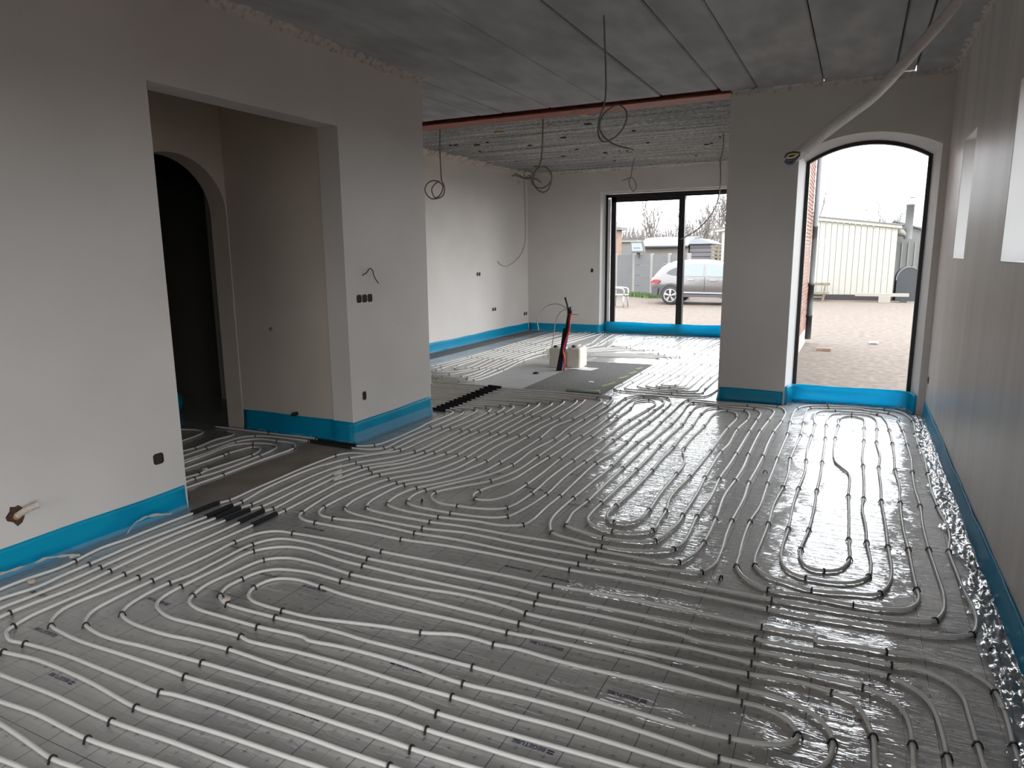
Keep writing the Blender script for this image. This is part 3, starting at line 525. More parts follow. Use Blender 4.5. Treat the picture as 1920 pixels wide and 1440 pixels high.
('G6', [(-5.104,7.857,0),(-4.905,7.996,1),(-4.762,8.571,1),(-4.879,9.482,1),(-4.905,10.371,1),(-4.913,11.353,1),(-4.897,12.783,0),(-4.888,13.565,0)], []),
('G7', [(-5.02,7.726,0),(-4.885,7.784,1),(-4.665,7.91,1),(-4.669,8.61,1),(-4.782,9.478,1),(-4.808,10.411,1),(-4.781,12.481,0),(-4.759,13.537,0)], []),
('G8', [(-4.971,7.65,0),(-4.885,7.686,1),(-4.547,7.862,1),(-4.603,8.638,1),(-4.675,9.478,1),(-4.692,10.357,1),(-4.659,10.699,0),(-4.725,10.886,0),(-4.673,11.356,0),(-4.649,12.136,0),(-4.617,13.515,0)], []),
('G9', [(-4.923,7.575,0),(-4.857,7.584,1),(-4.476,7.722,1),(-4.489,8.612,1),(-4.586,9.472,1),(-4.58,10.453,1),(-4.314,10.482,0)], []),
('G10', [(-4.86,7.477,0),(-4.505,7.568,1),(-4.363,7.708,1),(-4.371,8.574,1),(-4.498,9.509,1),(-4.425,10.289,1),(-4.245,10.315,0)], []),
('K1', [(-3.876,10.297,0),(-3.808,10.344,1),(-2.676,10.501,1),(-2.595,10.317,0),(-2.55,10.06,0),(-2.542,9.08,1),(-2.539,8.233,1),(-2.544,7.95,0),(-2.513,7.855,1),(-2.417,7.786,1),(-2.012,7.763,0),(-1.614,7.775,0),(-1.454,7.844,0),(-1.408,8.06,0),(-1.389,8.458,0)], []),
('K2', [(-3.896,10.383,0),(-3.767,10.465,1),(-2.639,10.741,1),(-2.529,10.552,0),(-2.442,10.089,1),(-2.451,9.118,1),(-2.455,8.386,1),(-2.447,8.047,0),(-2.393,7.934,0),(-2.15,7.933,0),(-1.837,7.899,1),(-1.536,7.994,0),(-1.534,8.278,1),(-1.527,9.086,1),(-1.517,9.493,0)], []),
('K3', [(-3.936,10.491,0),(-3.778,10.624,1),(-2.755,10.852,1),(-2.565,10.79,0),(-2.453,10.523,0),(-2.361,10.018,0),(-2.355,9.058,1),(-2.357,8.428,0),(-2.343,8.231,0),(-2.292,8.113,0),(-2.142,8.042,1),(-1.807,8.04,1),(-1.622,8.109,0),(-1.62,8.458,0),(-1.623,9.077,1),(-1.594,9.956,0)], []),
('K4', [(-2.165,13.37,0),(-2.238,12.168,1),(-2.28,11.219,1),(-2.237,10.094,1),(-2.243,9.072,1),(-2.261,8.352,0),(-2.213,8.203,0),(-2.037,8.125,1),(-1.755,8.22,0),(-1.727,8.524,0),(-1.73,9.063,1),(-1.729,10.111,1),(-1.718,10.698,0)], []),
('K5', [(-2.095,12.952,0),(-2.174,12.25,1),(-2.168,11.216,1),(-2.159,10.127,1),(-2.15,9.078,1),(-2.142,8.374,0),(-2.085,8.23,0),(-1.937,8.238,1),(-1.826,8.325,0),(-1.837,9.049,1),(-1.823,10.149,1),(-1.795,11.154,0)], []),
('K6', [(-2.021,12.505,0),(-2.077,11.855,1),(-2.058,11.214,1),(-2.053,9.975,0),(-2.04,9.092,1),(-2.098,8.462,0),(-2.055,8.338,0),(-1.911,8.388,1),(-1.91,8.619,0),(-1.949,9.098,1),(-1.96,10.17,1),(-1.918,11.889,0)], []),
('J1', [(-4.242,11.303,0),(-4.203,11.353,0),(-4.23,11.309,1),(-4.271,11.899,1),(-4.526,13.739,1),(-4.493,14.106,0)], []),
('J2', [(-4.217,11.236,0),(-4.225,11.412,0),(-4.113,11.423,1),(-4.157,12.043,1),(-4.311,13.59,1),(-4.274,13.948,0)], []),
('J3', [(-4.192,11.169,0),(-4.258,11.559,0),(-4.043,11.611,1),(-4.089,12.283,1),(-4.125,13.363,1),(-4.085,13.708,0)], []),
('J4', [(-4.167,11.103,0),(-4.054,11.458,0),(-3.843,11.509,1),(-3.947,12.404,1),(-3.824,12.915,1),(-3.779,13.238,0)], []),
('J5', [(-4.142,11.038,0),(-3.986,11.634,0),(-3.773,11.685,1),(-3.496,11.797,1),(-3.58,12.944,1),(-3.531,13.265,0)], []),
('J6', [(-4.118,10.973,0),(-3.699,11.501,0),(-3.492,11.551,1),(-3.466,11.982,1),(-3.511,12.998,1),(-3.461,13.321,0)], []),
('J7', [(-4.094,10.91,0),(-3.603,11.418,0),(-3.398,11.469,1),(-3.397,12.188,1),(-3.42,13.253,1),(-3.367,13.586,0)], []),
('J8', [(-4.07,10.847,0),(-3.421,11.341,0),(-3.219,11.391,1),(-3.29,12.292,1),(-3.309,13.297,1),(-3.254,13.63,0)], []),
('J9', [(-4.047,10.784,0),(-3.327,11.274,0),(-3.127,11.324,1),(-3.139,12.232,1),(-3.226,13.329,1),(-3.169,13.664,0)], []),
('J10', [(-4.023,10.723,0),(-3.193,11.37,0),(-2.994,11.42,1),(-3.022,12.161,1),(-3.16,13.495,1),(-3.101,13.836,0)], []),
('J11', [(-4,10.662,0),(-3.131,10.948,0),(-2.939,10.997,1),(-2.87,11.936,1),(-3.003,13.473,1),(-2.942,13.811,0)], []),
('J12', [(-3.978,10.601,0),(-2.998,11.002,0),(-2.806,11.052,1),(-2.796,12.022,1),(-2.819,13.177,1),(-2.755,13.501,0)], []),
('J13', [(-3.955,10.542,0),(-2.863,10.883,0),(-2.675,10.932,1),(-2.673,11.959,1),(-2.734,13.762,1),(-2.667,14.109,0)], []),
('J14', [(-3.933,10.483,0),(-2.721,10.772,0),(-2.536,10.821,1),(-2.595,12.275,1),(-2.637,13.8,1),(-2.567,14.148,0)], []),
('J15', [(-3.911,10.424,0),(-2.65,10.783,0),(-2.465,10.832,1),(-2.484,12.262,1),(-2.512,13.849,1),(-2.44,14.198,0)], []),
('J16', [(-3.889,10.367,0),(-2.585,10.718,0),(-2.401,10.766,1),(-2.272,11.241,1),(-2.32,13.441,1),(-2.247,13.77,0)], []),
]
MISC = {
'cableA': [(-1.714,4.97,3.238),(-1.698,4.97,2.704),(-1.71,4.97,2.636),(-1.737,4.97,2.568),(-1.747,4.97,2.493),(-1.738,4.97,2.427),(-1.704,4.97,2.393),(-1.665,4.97,2.401),(-1.605,4.97,2.426),(-1.557,4.97,2.477),(-1.532,4.97,2.539),(-1.544,4.97,2.595),(-1.593,4.97,2.632),(-1.652,4.97,2.615),(-1.707,4.97,2.575),(-1.733,4.97,2.507),(-1.71,4.97,2.44),(-1.665,4.97,2.396),(-1.604,4.97,2.361),(-1.506,4.97,2.331)],
'cableB': [(-5.053,8.17,3.251),(-5.069,8.17,2.984),(-5.07,8.17,2.844),(-5.064,8.17,2.713),(-5.051,8.17,2.576),(-5.022,8.17,2.529),(-5.01,8.17,2.454),(-5.04,8.17,2.387),(-5.111,8.17,2.361),(-5.216,8.17,2.36),(-5.292,8.17,2.427),(-5.309,8.17,2.486),(-5.273,8.17,2.553),(-5.173,8.17,2.591),(-5.083,8.17,2.566),(-5.029,8.17,2.518),(-5.045,8.17,2.444),(-5.096,8.17,2.389),(-5.16,8.17,2.369),(-5.2,8.17,2.423),(-5.212,8.17,2.481),(-5.175,8.17,2.536),(-5.118,8.17,2.574)],
'cableC': [(-3.58,8.17,3.25),(-3.588,8.17,3.003),(-3.603,8.17,2.816),(-3.621,8.17,2.717),(-3.648,8.17,2.672),(-3.69,8.17,2.61),(-3.717,8.17,2.527),(-3.696,8.17,2.456),(-3.638,8.17,2.42),(-3.559,8.17,2.426),(-3.491,8.17,2.469),(-3.46,8.17,2.523),(-3.47,8.17,2.583),(-3.517,8.17,2.646),(-3.585,8.17,2.673),(-3.658,8.17,2.645),(-3.706,8.17,2.573),(-3.733,8.17,2.5),(-3.691,8.17,2.442),(-3.638,8.17,2.388),(-3.575,8.17,2.366),(-3.517,8.17,2.391),(-3.48,8.17,2.468)],
'cableD': [(-3.613,12.2,3.24),(-3.639,12.2,3.135),(-3.65,12.2,3.113),(-3.679,12.2,2.929),(-3.711,12.2,2.855),(-3.682,12.2,2.754),(-3.627,12.2,2.682),(-3.575,12.2,2.749),(-3.604,12.2,2.85),(-3.659,12.2,2.915),(-3.712,12.2,2.906),(-3.805,12.2,2.873)],
'cableE': [(-1.824,10.46,3.25),(-1.823,10.46,3.072),(-1.84,10.46,2.965),(-1.856,10.46,2.894),(-1.842,10.46,2.676),(-1.843,10.46,2.515),(-1.865,10.46,2.347),(-1.918,10.46,2.201),(-1.988,10.46,2.092),(-2.083,10.46,1.989),(-2.194,10.46,1.901),(-2.285,10.46,1.85),(-2.369,10.46,1.813)],
'cornerdown': [(-6.295,13.392,3.147),(-6.295,13.408,2.978),(-6.295,13.423,2.746),(-6.295,13.438,2.456),(-6.295,13.468,2.132),(-6.295,13.437,1.858),(-6.295,13.251,1.639),(-6.295,12.919,1.479),(-6.295,12.553,1.389),(-6.295,12.32,1.414),(-6.295,12.185,1.477)],
'bund1': [(-6.433,12.9,3.17),(-6.32,12.9,3.167),(-6.2,12.9,3.149),(-6.081,12.9,3.106),(-5.996,12.9,3.079),(-5.912,12.9,3.052),(-5.827,12.9,3.062),(-5.702,12.9,3.004)],
'bund2': [(-6.449,12.95,3.206),(-6.319,12.95,3.206),(-6.19,12.95,3.168),(-6.07,12.95,3.109),(-5.977,12.95,3.112),(-5.909,12.95,3.145),(-5.934,12.95,3.213),(-6.018,12.95,3.24),(-6.087,12.95,3.207),(-6.07,12.95,3.139),(-5.994,12.95,3.105),(-5.867,12.95,3.091),(-5.766,12.95,3.048)],
'bund3': [(-6.374,12.85,3.132),(-6.244,12.85,3.155),(-6.125,12.85,3.118),(-6.006,12.85,3.082),(-5.905,12.85,3.106),(-5.93,12.85,3.144),(-5.972,12.85,3.124),(-5.922,12.85,3.077),(-5.788,12.85,3.063),(-5.664,12.85,2.99)],
'conduit': [(-0.313,3.55,2.025),(-0.281,3.611,2.056),(-0.187,3.672,2.142),(-0.093,3.733,2.224),(0.001,3.794,2.305),(0.092,3.856,2.414),(0.172,3.917,2.524),(0.253,3.978,2.632),(0.332,4.039,2.752),(0.408,4.1,2.905)],
'wire1': [(-0.275,3.53,2.046),(-0.297,3.53,2.043),(-0.319,3.53,2.04),(-0.33,3.53,2.031)],
'wire2': [(-0.274,3.53,2.041),(-0.292,3.53,2.031),(-0.312,3.53,2.025),(-0.335,3.53,2.029)],
'wire3': [(-0.274,3.53,2.037),(-0.295,3.53,2.017),(-0.318,3.53,2.012),(-0.332,3.53,2.022)],
'wire4': [(-0.274,3.53,2.039),(-0.287,3.53,2.021),(-0.303,3.53,2.001),(-0.322,3.53,2),(-0.338,3.53,2.013)],
'wire5': [(-0.274,3.53,2.044),(-0.306,3.53,2.048),(-0.329,3.53,2.043),(-0.337,3.53,2.027)],
'wallcable': [(-3.76,4.776,1.444),(-3.76,4.783,1.451),(-3.76,4.826,1.465),(-3.76,4.877,1.501),(-3.76,4.907,1.485),(-3.76,4.922,1.439),(-3.76,4.95,1.4),(-3.76,4.98,1.372)],
'stub': [(-3.8,1.899,0.301),(-3.8,1.912,0.325),(-3.8,1.94,0.345),(-3.8,1.973,0.351),(-3.8,1.999,0.348)],
'bblack': [(-3.7,8.92,-0.005),(-3.642,8.92,0.225),(-3.585,8.92,0.489),(-3.54,8.92,0.75),(-3.527,8.92,0.835),(-3.553,8.92,0.941),(-3.582,8.92,1.026)],
'bblack2': [(-3.665,8.92,-0.002),(-3.613,8.92,0.227),(-3.562,8.92,0.49),(-3.517,8.92,0.75),(-3.504,8.92,0.847),(-3.501,8.92,0.9)],
'bsleeve': [(-3.677,8.92,-0.003),(-3.619,8.92,0.292),(-3.574,8.92,0.598)],
'bred': [(-3.586,8.9,0.006),(-3.581,8.9,0.187),(-3.599,8.9,0.295),(-3.508,8.9,0.602),(-3.503,8.9,0.71),(-3.489,8.9,0.806),(-3.487,8.9,0.859)],
'bblue': [(-3.63,8.92,-0),(-3.595,8.92,0.238),(-3.528,8.92,0.557),(-3.517,8.92,0.729)],
'grey1': [(-3.546,8.92,0.792),(-3.552,8.92,0.867),(-3.633,8.92,0.918),(-3.749,8.92,0.932),(-3.867,8.92,0.891),(-3.962,8.92,0.791),(-3.998,8.92,0.681),(-3.98,8.92,0.561)],
'grey2': [(-3.517,8.92,0.707),(-3.529,8.92,0.814),(-3.564,8.92,0.856),(-3.633,8.92,0.833),(-3.702,8.92,0.745),(-3.731,8.92,0.636),(-3.749,8.92,0.504),(-3.766,8.92,0.394),(-3.778,8.92,0.328)],
'redtie': [(-3.532,8.9,0.8),(-3.452,8.9,0.796),(-3.379,8.9,0.796)],
'thr': [(-4.036,3.11,0),(-4.106,3.263,0),(-4.104,3.474,0),(-4.137,3.761,0),(-4.13,4.015,0),(-4.111,4.237,-0),(-4.254,4.401,-0),(-4.188,4.494,0),(-3.799,4.497,0),(-3.728,4.266,0),(-3.735,3.913,0),(-3.714,3.613,0),(-3.695,3.342,0),(-3.676,3.139,0),(-3.697,3.069,0),(-3.692,2.862,0)],
}
PRINTS = [(-0.65, 2.253, 1), (-1.051, 2.439, 1), (-0.852, 1.864, 1), (0.05, 2.469, 1), (-1.25, 3.014, 1), (-1.472, 3.021, 0), (-1.657, 1.646, 0), (-2.076, 1.825, 0), (-2.662, 1.422, 1), (-2.272, 1.415, 0), (-0.149, 3.057, 1), (0.462, 3.264, 1), (-3.015, 2.593, 0), (-2.612, 2.409, 0), (-2.284, 2.398, 0), (-2.814, 2.988, 0), (-2.87, 2.001, 1), (-3.449, 1.782, 0), (-3.072, 1.602, 1), (-2.353, 4.388, 0), (-1.924, 4.199, 0), (-1.525, 4.018, 0), (-1.728, 4.603, 0), (-1.491, 2.041, 0)]

# ================================================================ THE SHELL
ZC = 3.23
XL, XR = -3.8, 0.68
YP = 7.78           # pier / arched wall front
XFL, YF = -6.31, 13.6
XPL = -1.30         # left face of the pier

# floor: base with the printed foil, and the patches lying on it
fl = struct(MB().box(-5.12, XR + .02, -2.7, YP + .42, -.12, 0), 'floor', M['foil'])
f2 = struct(MB().box(XFL - .05, XPL + .02, YP + .42, YF + .85, -.12, 0).box(XFL - .05, -5.12, 5.8, YP + .42, -.12, 0), 'floor_far', M['foil_far'])
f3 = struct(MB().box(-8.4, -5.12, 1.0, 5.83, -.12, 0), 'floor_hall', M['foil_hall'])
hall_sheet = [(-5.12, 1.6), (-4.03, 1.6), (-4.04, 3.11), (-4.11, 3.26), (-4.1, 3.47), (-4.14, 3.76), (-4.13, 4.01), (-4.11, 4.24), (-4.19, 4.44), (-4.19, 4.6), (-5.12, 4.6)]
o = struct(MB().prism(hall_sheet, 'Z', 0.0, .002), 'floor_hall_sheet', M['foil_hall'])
thr = [(q[0], q[1]) for q in MISC['thr']]
o = struct(MB().prism(thr[:7] + [(-4.19, 4.6), (-3.82, 4.6), (-3.80, 4.45)] + thr[9:], 'Z', 0.0, .003), 'floor_threshold', M['concrete'])
# far room: bare dark screed (future kitchen island), pale underlay beside it, dark strip by the far left wall
o = struct(MB().prism([(-3.56, 7.50), (-3.62, 9.86), (-2.60, 9.95), (-2.57, 8.0), (-2.56, 7.52), (-2.9, 7.49)], 'Z', 0.0, .004), 'floor_island_screed', M['dark_screed'])
o = struct(MB().prism([(-4.72, 7.32), (-4.05, 10.55), (-3.64, 10.5), (-3.62, 9.86), (-3.56, 7.49), (-3.9, 7.42)], 'Z', 0.0, .002), 'floor_underlay', M['underlay'])
o = struct(MB().box(-6.27, -5.93, 5.9, 13.5, 0.0, .002), 'floor_side_strip', M['dark_screed'])
o = struct(MB().box(-5.93, -5.62, 5.9, 13.5, 0.0, .002), 'floor_side_sheet', M['foil_far'])

# left wall with the wide opening into the hall
b = MB()
b.box(-4.01, XL, -2.7, 2.92, 0, ZC)
b.box(-4.01, XL, 2.92, 4.60, 2.625, ZC)
b.box(-4.01, XL, 4.60, 5.83, 0, ZC)
struct(b, 'wall_left', M['plaster'])
struct(MB().box(-5.32, -4.01, 4.62, 5.83, 0, ZC), 'wall_hall', M['plaster_hall'])
# hall: wall with the arched doorway, facing the opening
AY0, AY1, AZ0, AZ1 = 3.58, 4.612, 1.98, 2.46
b = MB()
b.box(-5.32, -5.12, 1.2, AY0, 0, ZC)
b.box(-5.32, -5.12, AY1, 4.62, 0, ZC)
n = 22
ays = [AY0 + (AY1 - AY0) * (.5 - .5 * math.cos(math.pi * i / n)) for i in range(n + 1)]
azs = [AZ0 + (AZ1 - AZ0) * max(0.0, 1 - ((y - (AY0 + AY1) / 2) / ((AY1 - AY0) / 2)) ** 2) ** .5 for y in ays]
vs, fs = [], []
for y, z in zip(ays, azs):
    vs += [(-5.12, y, z), (-5.12, y, ZC), (-5.32, y, z), (-5.32, y, ZC)]
for i in range(n):
    a, c2 = 4 * i, 4 * (i + 1)
    fs += [(a, c2, c2 + 1, a + 1), (a + 2, a + 3, c2 + 3, c2 + 2), (a, a + 2, c2 + 2, c2)]
b.add(vs, fs)
struct(b, 'wall_hall_left', M['plaster_hall'])
struct(MB().box(-5.32, -4.01, 1.0, 1.2, 0, ZC), 'wall_hall_near', M['plaster_hall'])
# dark room behind the arch
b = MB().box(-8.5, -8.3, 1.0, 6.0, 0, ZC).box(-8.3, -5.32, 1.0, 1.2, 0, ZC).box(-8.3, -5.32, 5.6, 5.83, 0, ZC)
struct(b, 'wall_dark_room', M['dark_walls'])

# right wall with small deep window openings
WINY = [(6.03, 6.70), (3.86, 4.55)]
DY0, DY1, DZ = -1.40, 1.00, 2.35      # unseen glazed door, added to light the near room
WZ0, WZ1 = 1.54, 2.46
XO = 1.08
b = MB()
ys = [-2.7] + sorted([v for w in WINY for v in w]) + [YP + .42]
b.box(XR, XO, DY1, YP + .42, 0, WZ0).box(XR, XO, DY1, YP + .42, WZ1, ZC)
ys[0] = DY1
for i in range(0, len(ys), 2):
    b.box(XR, XO, ys[i], ys[i + 1], WZ0, WZ1)
b.box(XR, XO, -2.7, DY0, 0, ZC).box(XR, XO, DY0, DY1, DZ, ZC)
struct(b, 'wall_right', M['plaster_trowelled'])
for i, (y0, y1) in enumerate(WINY):
    w = empty('window_%d' % (i + 3), (XR, y0, WZ0), kind='structure')
    e = .004
    rb = MB().box(XR + .002, XO - .06, y1 - e, y1, WZ0, WZ1).box(XR + .002, XO - .06, y0, y0 + e, WZ0, WZ1)
    rb.box(XR + .002, XO - .06, y0, y1, WZ1 - e, WZ1).box(XR + .002, XO - .06, y0, y1, WZ0, WZ0 + e)
    rb.build('reveal', M['reveal'], w)
    fb = MB().box(XO - .06, XO - .01, y0, y0 + .05, WZ0, WZ1).box(XO - .06, XO - .01, y1 - .05, y1, WZ0, WZ1)
    fb.box(XO - .06, XO - .01, y0, y1, WZ0, WZ0 + .05).box(XO - .06, XO - .01, y0, y1, WZ1 - .05, WZ1)
    fb.build('window_frame', M['frame'], w)
    MB().box(XO - .038, XO - .030, y0 + .05, y1 - .05, WZ0 + .05, WZ1 - .05).build('pane', M['glass'], w)


def arc_outline(x0, x1, zs, za, n=28):
    """segmental arch from springer to springer"""
    c = (x0 + x1) / 2; h = za - zs; w = (x1 - x0) / 2
    r = (w * w + h * h) / (2 * h); zc = za - r
    a = math.asin(w / r)
    return [(c + r * math.sin(t), zc + r * math.cos(t)) for t in [(-a + 2 * a * i / n) for i in range(n + 1)]]


# arched wall (its left end is the pier), splayed reveal round the tall window
FO = arc_outline(-.61, .62, 2.577, 2.729)       # opening in the wall face
FI = arc_outline(-.556, .571, 2.520, 2.690)     # outer edge of the window frame
YW = 8.06
b = MB()
b.box(XPL, -.61, YP, YP + .42, 0, ZC)
b.box(.62, XO, YP, YP + .42, 0, ZC)
vs, fs = [], []
for (x, z) in FO:
    vs += [(x, YP, z), (x, YP, ZC), (x, YP + .42, z), (x, YP + .42, ZC)]
for i in range(len(FO) - 1):
    a, c2 = 4 * i, 4 * (i + 1)
    fs += [(a, a + 1, c2 + 1, c2), (a + 2, c2 + 2, c2 + 3, a + 3)]
b.add(vs, fs)
struct(b, 'wall_front', M['plaster'])
win2 = empty('window_1', (0, YW, 0), kind='structure')
pa = [(-.61, 0)] + FO + [(.62, 0)]
pb = [(-.556, 0)] + FI + [(.571, 0)]
b = MB()
vs = [(x, YP + .001, z) for x, z in pa] + [(x, YW, z) for x, z in pb] + [(x, YP + .42, z) for x, z in pb]
n = len(pa)
b.add(vs, [(i, i + 1, n + i + 1, n + i) for i in range(n - 1)] + [(n + i, n + i + 1, 2 * n + i + 1, 2 * n + i) for i in range(n - 1)])
b.build('reveal', M['reveal'], win2)
T = .036
FJ = arc_outline(-.556 + T, .571 - T, 2.520 - .012, 2.690 - T)
pj_ = [(-.556 + T, .06)] + FJ + [(.571 - T, .06)]
pb2 = [(-.556, 0)] + FI + [(.571, 0)]
b = MB()
vs = []
for yy in (YW, YW + .07):
    vs += [(x, yy, z) for x, z in pb2] + [(x, yy, z) for x, z in pj_]
n = len(pb2)
fs = []
for i in range(n - 1):
    fs += [(i, i + 1, n + i + 1, n + i), (2 * n + i, 3 * n + i, 3 * n + i + 1, 2 * n + i + 1), (n + i, n + i + 1, 3 * n + i + 1, 3 * n + i)]
b.add(vs, fs)
b.box(-.556, .571, YW, YW + .07, 0, .06)
b.build('window_frame', M['frame'], win2)
b = MB()
vs = [(x, YW + .035, z) for x, z in pj_] + [(x, YW + .041, z) for x, z in pj_]
n = len(pj_)
b.add(vs, [tuple(range(n)), tuple(range(n, 2 * n))])
b.build('pane', M['glass'], win2)

# far room walls
b = MB().box(XFL - .2, XFL, 5.83, YF + .85, 0, ZC + .06)
struct(b, 'wall_far_left', M['plaster'])
struct(MB().box(XFL - .2, -5.32, 5.83 - .25, 5.83, 0, ZC + .06), 'wall_far_near', M['plaster'])
WX0, WX1, WZ = -4.71, -1.62, 2.82
b = MB().box(XFL - .2, WX0, YF, YF + .85, 0, ZC + .06).box(WX0, WX1, YF, YF + .85, WZ, ZC + .06).box(WX1, XPL + .4, YF, YF + .85, 0, ZC + .06)
struct(b, 'wall_far', M['plaster'])
SY0, SY1, SZ = 8.5, 12.1, 2.65  # unseen side window, added to brighten the far room
b = MB().box(XPL, -.9, YP + .42, SY0, 0, ZC + .06).box(XPL, -.9, SY1, YF, 0, ZC + .06).box(XPL, -.9, SY0, SY1, SZ, ZC + .06)
struct(b, 'wall_far_right', M['plaster'])
ws = empty('window_6', (-1.0, (SY0 + SY1) / 2, 0), kind='structure')
b = MB().box(-1.0, -.93, SY0, SY0 + .06, 0, SZ).box(-1.0, -.93, SY1 - .06, SY1, 0, SZ).box(-1.0, -.93, SY0, SY1, 0, .08).box(-1.0, -.93, SY0, SY1, SZ - .06, SZ).box(-1.0, -.93, 10.26, 10.34, .08, SZ - .06)
b.build('window_frame', M['frame'], ws)
MB().box(-.97, -.963, SY0 + .06, 10.26, .08, SZ - .06).build('pane', M['glass'], ws)
MB().box(-.97, -.963, 10.34, SY1 - .06, .08, SZ - .06).build('pane', M['glass'], ws)
# sliding window, far wall
YS = 13.93
w1 = empty('window_2', ((WX0 + WX1) / 2, YS, 0), kind='structure')
e = .004
MB().box(WX0, WX0 + e, YF + .002, YS + .1, 0, WZ).box(WX1 - e, WX1, YF + .002, YS + .1, 0, WZ).box(WX0, WX1, YF + .002, YS + .1, WZ - e, WZ).build('reveal', M['reveal'], w1)
fx0, fx1, fz = WX0 + e, WX1 - e, WZ - .03
b = MB().box(fx0, fx0 + .05, YS, YS + .14, 0, fz).box(fx1 - .05, fx1, YS, YS + .14, 0, fz)
b.box(fx0, fx1, YS, YS + .14, fz - .055, fz).box(fx0, fx1, YS, YS + .14, 0, .10)
b.build('window_frame', M['frame'], w1)
MB().box(fx0 + .05, fx0 + .10, YS - .004, YS + .02, .1, fz - .09).build('guide_strip', M['reveal'], w1)
b = MB()
for i in range(6):
    zz = fz - .20 - i * .055
    b.box(fx0 + .085, fx0 + .112, YS - .008, YS + .0, zz - .018, zz)
b.build('brush_seal', M['paper'], w1)
mx0, mx1 = -3.215, -3.10
s1_ = MB().box(fx0 + .11, fx0 + .21, YS + .02, YS + .07, .1, fz - .055).box(mx0, mx1, YS - .002, YS + .07, .1, fz - .055)
s1_.box(fx0 + .11, mx1, YS + .02, YS + .07, fz - .155, fz - .055).box(fx0 + .11, mx1, YS + .02, YS + .07, .1, .19)
sash = s1_.build('sash', M['frame'], w1)
MB().box(fx0 + .21, mx0, YS + .040, YS + .048, .19, fz - .155).build('pane', M['glass'], w1)
s2_ = MB().box(mx1 - .06, mx1, YS + .08, YS + .13, .1, fz - .055).box(fx1 - .11, fx1 - .05, YS + .08, YS + .13, .1, fz - .055)
s2_.box(mx1 - .06, fx1 - .05, YS + .08, YS + .13, fz - .085, fz - .055).box(mx1 - .06, fx1 - .05, YS + .08, YS + .13, .1, .17)
s2_.build('sash', M['frame'], w1)
MB().box(mx1, fx1 - .11, YS + .10, YS + .108, .17, fz - .085).build('pane', M['glass'], w1)

# wall behind the photographer; its window and the side door are added for light
b = MB().box(-4.01, -2.8, -2.9, -2.7, 0, ZC).box(-.6, XO, -2.9, -2.7, 0, ZC).box(-2.8, -.6, -2.9, -2.7, 2.0, ZC).box(-2.8, -.6, -2.9, -2.7, 0, .8)
struct(b, 'wall_back', M['plaster'])
wk = empty('window_7', (-1.8, -2.85, .8), kind='structure')  # unseen rear window, put in for fill light
b = MB().box(-2.8, -2.74, -2.86, -2.80, .8, 2.0).box(-.66, -.6, -2.86, -2.80, .8, 2.0).box(-2.8, -.6, -2.86, -2.80, .8, .86).box(-2.8, -.6, -2.86, -2.80, 1.94, 2.0).box(-1.74, -1.66, -2.86, -2.80, .86, 1.94)
b.build('window_frame', M['frame'], wk)
MB().box(-2.74, -1.74, -2.835, -2.828, .86, 1.94).build('pane', M['glass'], wk)
MB().box(-1.66, -.66, -2.835, -2.828, .86, 1.94).build('pane', M['glass'], wk)
wb = empty('window_5', (XO - .1, (DY0 + DY1) / 2, 0), kind='structure')
b = MB().box(XO - .12, XO - .05, DY0, DY0 + .07, 0, DZ).box(XO - .12, XO - .05, DY1 - .07, DY1, 0, DZ).box(XO - .12, XO - .05, DY0, DY1, 0, .09).box(XO - .12, XO - .05, DY0, DY1, DZ - .07, DZ).box(XO - .12, XO - .05, -.24, -.16, .09, DZ - .07)
b.build('window_frame', M['frame'], wb)
MB().box(XO - .09, XO - .083, DY0 + .07, -.24, .09, DZ - .07).build('pane', M['glass'], wb)
MB().box(XO - .09, XO - .083, -.16, DY1 - .07, .09, DZ - .07).build('pane', M['glass'], wb)

# ---------------------------------------------------------------- ceilings
ce = empty('ceiling', (-2.6, 3.0, ZC), kind='structure')
joints = [-6.55, -6.02, -5.40, -4.78, -4.16, -3.84, -3.25, -2.62, -1.99, -1.40, -1.04, -.43, .18, .35, 1.08]
random.seed(3)
for (y0, y1) in ((-2.9, 3.06), (3.40, YP - .04)):
    for i in range(len(joints) - 1):
        x0, x1 = joints[i], joints[i + 1]
        dz = random.uniform(-.004, .006)
        if x0 == .18: dz = .022
        if x0 < -5.3 and y1 < 4: continue
        g = .005
        c = .010
        b = MB()
        poly = [(x0 + g, ZC + .2), (x0 + g, ZC + dz + c), (x0 + g + c, ZC + dz), (x1 - g - c, ZC + dz), (x1 - g, ZC + dz + c), (x1 - g, ZC + .2)]
        ye = y1 if y1 < 4 else (7.62 if x1 < -1.3 else (7.72 if x0 < -1.2 else YP + .1))
        b.prism(poly, 'Y', y0, ye)
        b.build('ceiling_panel', M['ceiling'], ce)
MB().box(-6.55, 1.08, -2.9, YP + .3, ZC + .2, ZC + .26).build('ceiling_deck', M['dark_gap'], ce)
MB().box(-8.5, -5.3, 1.0, 5.83, ZC, ZC + .2).build('ceiling_dark_room', M['dark_walls'], ce)
cf = empty('ceiling_far', (-3.8, 11, ZC), kind='structure')
random.seed(5)
y = 8.04
k = 0
while y < YF + .3:
    dz = random.uniform(-.006, .006)
    g = .004
    poly = [(y + g, ZC + .25), (y + g, ZC + .045 + dz), (y + .03, ZC + .03 + dz), (y + .57, ZC + .03 + dz), (y + .6 - g, ZC + .045 + dz), (y + .6 - g, ZC + .25)]
    MB().prism(poly, 'X', XFL - .2, -.9).build('ceiling_panel', M['ceiling_rough'], cf)
    y += .6
MB().box(XFL - .2, -.83, YP + .2, YF + .85, ZC + .25, ZC + .31).build('ceiling_deck', M['dark_gap'], cf)
